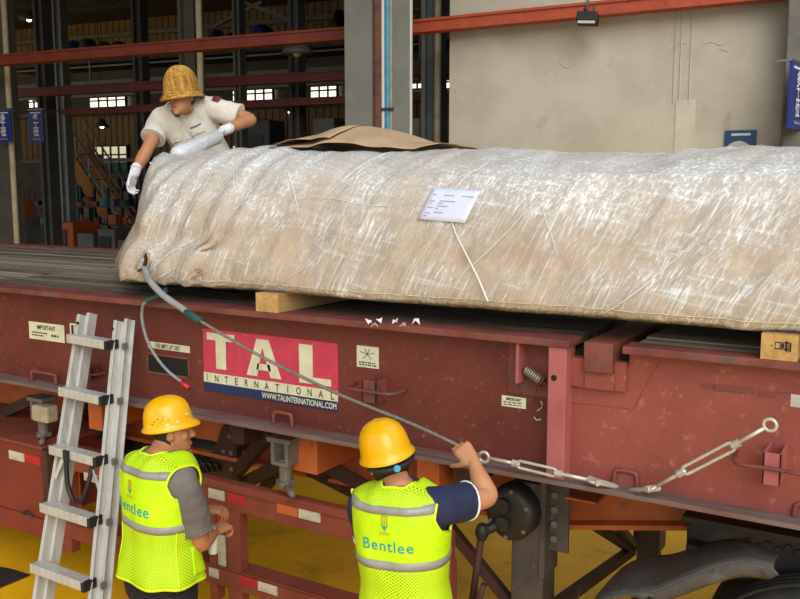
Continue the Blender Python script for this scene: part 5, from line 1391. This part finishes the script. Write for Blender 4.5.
    g.add([(-.012, 0, 0), (-.008, 0, 0), (-.008, .035, 0), (-.012, .035, 0), (.008, 0, 0), (.012, 0, 0), (.012, .035, 0), (.008, .035, 0), (-.002, -.005, 0), (.002, -.005, 0), (.002, .028, 0), (-.002, .028, 0), (-.012, .032, 0), (.012, .032, 0), (.012, .036, 0), (-.012, .036, 0)], [(0, 1, 2, 3), (4, 5, 6, 7), (8, 9, 10, 11), (12, 13, 14, 15)])
    O('logo_mark', onback(g, .018, tz + .10), 'logo_orange', v_)
    g = MB().add([(-.016, .012, 0), (-.009, .008, 0), (0, .004, 0), (0, -.012, 0), (.016, .012, 0), (.009, .008, 0)], [(0, 3, 2, 1), (2, 3, 4, 5)])
    O('logo_arrow', onback(g, .018, tz + .09), 'lettering_teal', v_)
    O('logo_text', onback(text_mb('JOTU', .016, 1.1), .018, tz + .062), 'logo_orange', v_)
    if pocket:
        O('vest_pocket', MB().grid(lambda u, v: low(math.radians(lerp(8, 58, u)), lerp(hem + .03, .12, v), .006), 10, 8), 'vest_yellow', v_, smooth=True, solid=.003)
        O('side_seam', MB().tube([low(math.radians(-14), lerp(hem, zsplit, i / 12), .003) for i in range(13)], .003, 5), 'vest_binding', v_, smooth=True)
        O('side_seam', MB().tube([low(math.radians(-128), lerp(hem, zsplit, i / 12), .003) for i in range(13)], .003, 5), 'vest_binding', v_, smooth=True)
    return v_
def legs(T, feet, k=1.0, off=0.0, bend=.05):
    mb = MB()
    mb.rings([ell(T(0, 0, z * k), T.r * (a + off) * k, T.f * (b + off) * k, 24, 2.4) for z, a, b in ((.06, .150, .105), (0, .158, .112), (-.07, .160, .115), (-.13, .150, .108))])
    kn = []
    for s, ft in ((-1, feet[0]), (1, feet[1])):
        hip = T(s * .082 * k, 0, -.09 * k); an = V(ft) + V((0, 0, .08)); knee = hip.lerp(an, .48) + V((T.f.x, T.f.y, 0)).normalized() * bend
        q, rr = dense([hip, hip.lerp(knee, .5), knee, knee.lerp(an, .35), an], [(.088 + off) * k, (.076 + off) * k, (.058 + off) * k, (.056 + off) * k, (.042 + off) * k], 4)
        limb(mb, q, rr, 16)
    return mb
def shoes(T, feet, parent):
    fw = V((T.f.x, T.f.y, 0)).normalized(); rt = V((fw.y, -fw.x, 0))
    for ft in feet:
        ft = V(ft)
        sh_ = MB().rings([ell(ft + fw * y + V((0, 0, h / 2 + .012)), rt * w_, V((0, 0, h / 2)), 16, 2.6) for y, w_, h in ((-.075, .028, .07), (-.06, .036, .095), (0, .040, .10), (.06, .044, .08), (.12, .046, .06), (.17, .038, .045), (.19, .02, .03))])
        s_ = O('shoe', sh_, 'shoe_black', parent, smooth=True)
        O('sole', MB().rings([ell(ft + fw * y + V((0, 0, .009)), rt * w_, V((0, 0, .009)), 16, 3) for y, w_ in ((-.08, .02), (-.07, .036), (0, .040), (.12, .048), (.18, .036), (.195, .015))]), 'rubber', s_, smooth=False)
def person(label, T, H, k, kh, arms, feet, skin, shirt, trouser, sleeve_t, hand_args, neck_fw=0, shirt_off=.010, sleeve_r=(.075, .070), bare=(True, True), bend=.05):
    """T torso frame at the hips, H head frame; arms = (left, right) of (elbow, wrist)"""
    zf = min(f[2] for f in feet)
    root = thing('person', label, 'person', V((T.o.x, T.o.y, zf)))
    mb = MB(); torso(mb, T, 0, k); head(mb, H, kh)
    nb = T(0, -.01 * k, .47 * k); nh = H(0, -.022 * kh, -.06 * kh)
    q, rr = dense([nb, nb.lerp(nh, .5), nh], [.062 * k, .054 * k, .056 * k], 4); limb(mb, q, rr, 18)
    S = []
    for s, (el, wr_) in zip((-1, 1), arms):
        hang = (T.o + T.u * .42 * k - el).dot(T.u) > .12
        sh_ = T(s * (.148 if hang else .155) * k, 0, (.402 if hang else .425) * k); S.append(sh_)
        q, rr = dense([sh_, sh_.lerp(el, .45), el, el.lerp(wr_, .35), wr_], [.056 * k, .049 * k, .040 * k, .043 * k, .026 * k], 5); limb(mb, q, rr, 16)
    lm = legs(T, feet, k, -.012, bend); mb.add(lm.v, lm.f)
    for ft in feet:
        fw = V((T.f.x, T.f.y, 0)).normalized(); limb(mb, [V(ft) + V((0, 0, .07)), V(ft) + V((0, 0, .045)) + fw * .05, V(ft) + V((0, 0, .035)) + fw * .13], [.033, .030, .022], 12)
    gloved = []
    for i, ha in enumerate(hand_args):
        if ha is None: continue
        if ha.pop('glove', False): gloved.append((i, ha))
        else: hand(mb, arms[i][1], **ha)
    remesh('body', mb, skin, root, .0046, 3)
    for i, ha in gloved:
        g = MB(); hk = dict(ha); hk['k'] = ha.get('k', 1) * 1.10; hand(g, arms[i][1], **hk)
        w_ = arms[i][1]; d_ = V(ha['d']).normalized(); limb(g, [w_ - d_ * .035, w_ + d_ * .01], [.034 * k, .034 * k], 14)
        gl = remesh('glove', g, 'glove_white', root, .0042, 2, disp=.0015, dscale=60)
        O('cuff', MB().tube(ell(w_ - d_ * .035, d_.cross(V(ha['n'])).normalized() * .035 * k, V(ha['n']).normalized() * .034 * k, 20), .004, 6, closed=True), 'glove_white', gl, smooth=True)
    # shirt with short sleeves
    sb = MB(); torso(sb, T, shirt_off, k, z0=-.1 if shirt == 'shirt_cream' else -.02)
    for i, s in enumerate((-1, 1)):
        el = arms[i][0]; e_ = S[i].lerp(el, sleeve_t[i]); ax = (e_ - S[i]).normalized()
        a = T(s * .10 * k, 0, .43 * k)
        hang = (T.o + T.u * .42 * k - el).dot(T.u) > .12; a = T(s * .10 * k, 0, (.40 if hang else .43) * k)
        p = [a, S[i], S[i].lerp(e_, .5), e_]; q, rr = dense(p, [.066 * k, sleeve_r[0] * k * (.90 if hang else 1), sleeve_r[0] * k * .98, sleeve_r[1] * k], 4)
        sb.tube(q, rr, 22)
    st = remesh('shirt', sb, shirt, root, .0065, 5, disp=.006, dscale=11, seed=len(label))
    for i, s in enumerate((-1, 1)):
        el = arms[i][0]; e_ = S[i].lerp(el, sleeve_t[i]); ax = (e_ - S[i]).normalized(); t1 = ax.cross(V((.3, .2, .9))).normalized(); t2 = ax.cross(t1)
        O('sleeve_hem', MB().tube(ell(e_ - ax * .002, t1 * sleeve_r[1] * k * .985, t2 * sleeve_r[1] * k * .985, 24), .0045, 6, closed=True), 'white_trim' if shirt == 'tee_navy' else shirt, st, smooth=True)
    O('collar', MB().tube(ell(T(0, .004, .490 * k) + T.f * neck_fw, T.r * .060 * k, T.f * .056 * k + T.u * -.012, 24), .007, 8, closed=True), shirt, st, smooth=True)
    lm = legs(T, feet, k, .014, bend); remesh('trousers', lm, trouser, root, .009, 4, disp=.006, dscale=8)
    shoes(T, feet, root)
    return root, st, S
UP = V((0, 0, 1))
# ---- worker at the left, grey shirt and vest, seen from behind in profile
f1 = _R * math.cos(math.radians(50)) + _FH * math.sin(math.radians(50))
hp = PF(161, 573, 3.98); hp.z += .035; k1 = 1.07; kh1 = .95
T1 = Fr(hp, f1, UP * 1 + f1 * .04)
hf1 = _R * math.cos(math.radians(14)) + _FH * math.sin(math.radians(14)) + UP * .20
H1 = Fr(PF(171.5, 430, 3.98), hf1, UP + f1 * .0)
feet1 = [V((hp.x, hp.y, 0)) + T1.r * -.11 + f1 * .05, V((hp.x, hp.y, 0)) + T1.r * .11 - f1 * .02]
for q in feet1: q.z = 0
elR = PF(200, 541, 3.92); wrR = PF(214, 531, 4.06); elL = T1(-.22, .10, .16); wrL = T1(-.08, .30, .17)
p1, s1_, S1 = person('worker in yellow hard hat and vest over grey shirt, beside the ladder', T1, H1, k1, kh1, ((elL, wrL), (elR, wrR)), feet1, 'skin_a', 'tee_grey', 'trouser_black', (.72, .80),
       (dict(d=T1.d(.7, .6, 0), n=T1.d(0, .2, -1), s=T1.d(-.2, 1, 0), curl=(35, 40, 30)), dict(d=(_FH * .8 + _R * .5), n=-_R * .2 - UP, s=UP * .5 - _R, curl=(35, 45, 35))), shirt_off=.008)
face(H1, p1, kh1); hair(H1, p1, kh1, -.07)
helmet(H1, p1, kh1, tilt=math.radians(8), vents=True)
vest(T1, p1, k1, hem=-.03, flare=.020, seed=3, pocket=True)
# ---- worker in the middle, navy shirt and vest, seen from behind
f2 = _FH * math.cos(math.radians(20)) + _R * math.sin(math.radians(20))
hp = PF(406, 612, 3.26); hp.z = 1.09; k2 = .97; kh2 = .95
T2 = Fr(hp, f2, UP - _R * .045)
hf2 = _FH * math.cos(math.radians(18)) - _R * math.sin(math.radians(18)) + UP * .10
H2 = Fr(PF(388, 460, 3.26), hf2, UP - _R * .27)
feet2 = [V((hp.x, hp.y, 0)) + T2.r * -.12, V((hp.x, hp.y, 0)) + T2.r * .12 - f2 * .05]
for q in feet2: q.z = 0
elR = PF(487, 497, 3.28); wrR = PF(474, 464, 3.37); elL = T2(-.17, .13, .17); wrL = T2(-.08, .33, .12)
gd = (PF(461, 447, 3.42) - wrR)
p2, s2_, S2 = person('worker in yellow hard hat and vest over navy shirt, gripping the rope', T2, H2, k2, kh2, ((elL, wrL), (elR, wrR)), feet2, 'skin_b', 'tee_navy', 'trouser_blue', (.72, .58),
       (dict(d=T2.d(.3, 1, 0), n=T2.d(1, -.3, 0), s=UP, curl=(50, 60, 40)), dict(d=gd, n=_FH + _R * .1 - UP * .3, s=-_R - UP * .5, curl=(30, 70, 55), thumb=(55, 35), tcurl=30)), shirt_off=.008, sleeve_r=(.076, .074))
hair(H2, p2, kh2, -.085)
helmet(H2, p2, kh2, tilt=math.radians(0), adjuster=True)
vest(T2, p2, k2, hem=-.18, flare=.006, seed=8, wl=.034, zlow=.215, tsize=.060, tz=.285)
# ---- worker on the platform behind the load, cream shirt and bamboo helmet
f3 = -_FH * .99 - _R * .10
hp = PF(216, 186, 6.35); shc = PF(194, 103, 6.08); k3 = 1.06; kh3 = 1.0
T3 = Fr(shc - (shc - hp).normalized() * .455 * k3, f3, shc - hp)
T3.r = (T3.r + T3.u * -.22).normalized(); T3.f = T3.u.cross(T3.r).normalized(); T3.u = T3.r.cross(T3.f)
hf3 = -_FH * .80 - _R * .36 - UP * .62
H3 = Fr(PF(182, 97, 5.92), hf3, UP - _R * .10)
fz = ZD
feet3 = [V((hp.x, hp.y, fz)) - T3.r * .12 - f3 * .0, V((hp.x, hp.y, fz)) + T3.r * .12 - f3 * .22]
for q in feet3: q.z = fz
elL = PF(250, 119, 6.05); wrL = PF(225, 130, 5.85); elR = PF(148, 148, 5.98); wrR = PF(135, 172, 5.92)
p3, s3_, S3 = person('worker in bamboo helmet and cream shirt leaning over the load', T3, H3, k3, kh3, ((elL, wrL), (elR, wrR)), feet3, 'skin_c', 'shirt_cream', 'trouser_blue', (.78, .66),
       (dict(glove=True, d=(PF(212, 135, 5.80) - wrL), n=-UP + _R * .1 - _FH * .2, s=-_FH, curl=(45, 50, 30), k=1.0), dict(glove=True, d=(PF(129, 190, 5.92) - wrR), n=_R * .8 - _FH * .3, s=-_FH * .8, curl=(22, 28, 22), k=1.0)),
       shirt_off=.022, sleeve_r=(.080, .080), bend=.10)
face(H3, p3, 1.0, specs=True); hair(H3, p3, 1.0, -.06)
# collar flaps, placket, pockets, patches drawn onto the shirt surface
def drape_on(obj, pts, d, off):
    me = obj.data; c = WLOC[obj.name]
    bv = BVHTree.FromPolygons([v.co + c for v in me.vertices], [tuple(p.vertices) for p in me.polygons]); out = []
    for p in pts:
        h = bv.ray_cast(V(p) - d * 1.0, d)
        out.append((h[0] - d * off) if h[0] is not None else V(p))
    return out
def patch(obj, T, x0, x1, z0, z1, nm, m, off=.004, sgn=1, par=None, n=8, skew=0):
    mb = MB().grid(lambda u, v: T(lerp(x0, x1, u) + skew * v, sgn * .10, lerp(z0, z1, v)), n, n)
    d = -T.f * sgn; mb.v = drape_on(obj, mb.v, d, off)
    return O(nm, mb, m, par or obj, smooth=True, solid=.003)
patch(s3_, T3, -.012, .012, -.02, .44, 'placket', 'shirt_cream', .004, n=14)
for s in (-1, 1):
    pk = patch(s3_, T3, s * .085 - .045, s * .085 + .045, .19, .32, 'chest_pocket', 'shirt_cream', .005)
    patch(s3_, T3, s * .085 - .047, s * .085 + .047, .285, .325, 'pocket_flap', 'shirt_cream', .010, par=pk)
    patch(s3_, T3, s * .085 - .006, s * .085 + .006, .290, .302, 'button', 'eye_white', .014, par=pk, n=2)
patch(s3_, T3, -.125, -.05, .338, .347, 'chest_print', 'chest_print', .004, n=6)
for z in (.08, .18, .28, .38): patch(s3_, T3, -.006, .006, z, z + .012, 'button', 'eye_white', .008, n=2)
for s in (-1, 1):      # collar wings
    cw = [T3(s * .010, .095, .440), T3(s * .075, .085, .420), T3(s * .085, .02, .500), T3(s * .060, -.03, .545), T3(s * .052, .045, .520)]
    O('collar_wing', MB().prism(cw, T3.d(s * .004, .004, .003)), 'shirt_cream', s3_, bevel=.002)
O('undershirt', MB().add(drape_on(s3_, [T3(-.035, .1, .50), T3(.035, .1, .50), T3(0, .1, .40)], -T3.f, .003), [(0, 1, 2)]), 'undershirt', s3_, solid=.002)
ax = (elL - S3[0]).normalized(); c = S3[0].lerp(elL, .22)
up_ = (UP - ax * UP.dot(ax)).normalized(); tw = ax.cross(up_); tw = tw if tw.dot(_FH) < 0 else -tw
bd = MB().add([c + (up_ * math.cos(a_) + tw * math.sin(a_)) * .099 + ax * dx for a_ in (.35, .55, .75, .95) for dx in (0, .05)], [(0, 1, 3, 2), (2, 3, 5, 4), (4, 5, 7, 6)])
O('sleeve_badge', bd, 'dark_red_patch', s3_, smooth=True, solid=.004)
# woven bamboo helmet: flared brim, tall dome, coiled cane rings
HB3 = Fr(H3(0, -.005, .022), H3.f * .985 + H3.u * .17, H3.u)
bp_ = [(.148, -.034), (.138, -.014), (.118, .004), (.113, .030), (.111, .055), (.105, .085), (.092, .115), (.074, .140), (.048, .158), (.020, .167), (.004, .169)]
bp_ = [(r_, z_ * 1.12 if z_ > 0 else z_) for r_, z_ in bp_]
n = 40
rg = [[HB3(r * .96 * math.cos(2 * PI * j / n), r * 1.08 * math.sin(2 * PI * j / n) , z - (.014 * max(0, math.sin(2 * PI * j / n)) if i < 2 else 0)) for j in range(n)] for i, (r, z) in enumerate(bp_)]
bh = O('bamboo_helmet', MB().rings(rg, caps=False), 'bamboo', p3, smooth=True, solid=.004)
zs = [-.026 + .0103 * i for i in range(21)]
for i, z in enumerate(zs):
    r = interp([(b_[1], b_[0]) for b_ in bp_], z)[0] + .0025
    O('cane_ring', MB().tube([HB3(r * .96 * math.cos(2 * PI * j / n), r * 1.08 * math.sin(2 * PI * j / n), z - (.014 * max(0, math.sin(2 * PI * j / n)) * max(0, 1 - (z + .03) / .03) if z < 0 else 0) + .0012 * (-1) ** j) for j in range(n)], .0036, 5, closed=True), 'bamboo', bh, smooth=True)
r = .101
O('stitch_ring', MB().tube([HB3(.1015 * .96 * math.cos(2 * PI * j / n), .1015 * 1.08 * math.sin(2 * PI * j / n), .105 + .004 * (-1) ** j) for j in range(n)], .0032, 5, closed=True), 'rust', bh, smooth=True)
for j in range(20):
    t = 2 * PI * j / 20
    O('cane_stake', MB().tube([HB3((r_ + .003) * .96 * math.cos(t), (r_ + .003) * 1.08 * math.sin(t), z_) for r_, z_ in bp_[2:]], .0028, 5), 'bamboo', bh, smooth=True)
# rolled plastic film in the worker's left hand, running down to the load
def roll(u, v):
    a = PF(219, 138, 5.72); b = PF(158, 166, 5.05)
    p = a.lerp(b, u); s_ = (UP * .9 + _R * .42 - _FH * .2).normalized(); w_ = lerp(.075, .16, u)
    return p + s_ * w_ * (v - .5) + _FH * (-.03 * math.sin(PI * v) + .03 * u) + UP * (-.015 * math.sin(PI * u))
fs_ = thing('film_roll', 'white roll of stretch film with its loose end pulled towards the load', 'film', PF(205, 148, 5.6))
mat('film_white', '#d3d8dc', '#c4cace', scale=8, rough=.3)
a = PF(219, 136, 5.76); b = PF(176, 155, 5.35); 
O('roll', MB().tube([a, a.lerp(b, .05), b.lerp(a, .05), b], [.034, .047, .050, .044], 18), 'film_white', fs_, smooth=True)
O('core', MB().cyl(a + (a - b).normalized() * .025, a, .022, 14), 'kraft_sheet', fs_)
def tail(u, v):
    top = PF(lerp(212, 176, v), lerp(131, 150, v), lerp(5.7, 5.4, v)); end = lerp(0, 1, u)
    bt = PF(lerp(196, 150, v), lerp(158, 163, v), 5.0)
    p = top.lerp(bt, u); return p + UP * (-.03 * math.sin(PI * u)) + _FH * .012 * math.sin(9 * v + 4 * u)
O('film_tail', MB().grid(tail, 22, 14), 'stretch_film', fs_, smooth=True)
O('film_tail_edge', MB().tube([tail(i / 22, 1) for i in range(23)], .005, 6), 'film_crease', fs_, smooth=True)
# small clear bottle in the left worker's hand
c = PF(213, 541, 4.02); bt = thing('small_bottle', 'small clear bottle held by the worker in the grey shirt', 'bottle', c - UP * .05)
O('bottle_body', MB().rings([ell(c + UP * z, _R * r, _FH * r, 14) for z, r in ((-.06, .018), (-.055, .022), (.02, .022), (.035, .012), (.05, .011))]), 'bottle_clear', bt, smooth=True)
O('cap', MB().cyl(c + UP * .05, c + UP * .066, .013, 12), 'machine_white', bt)
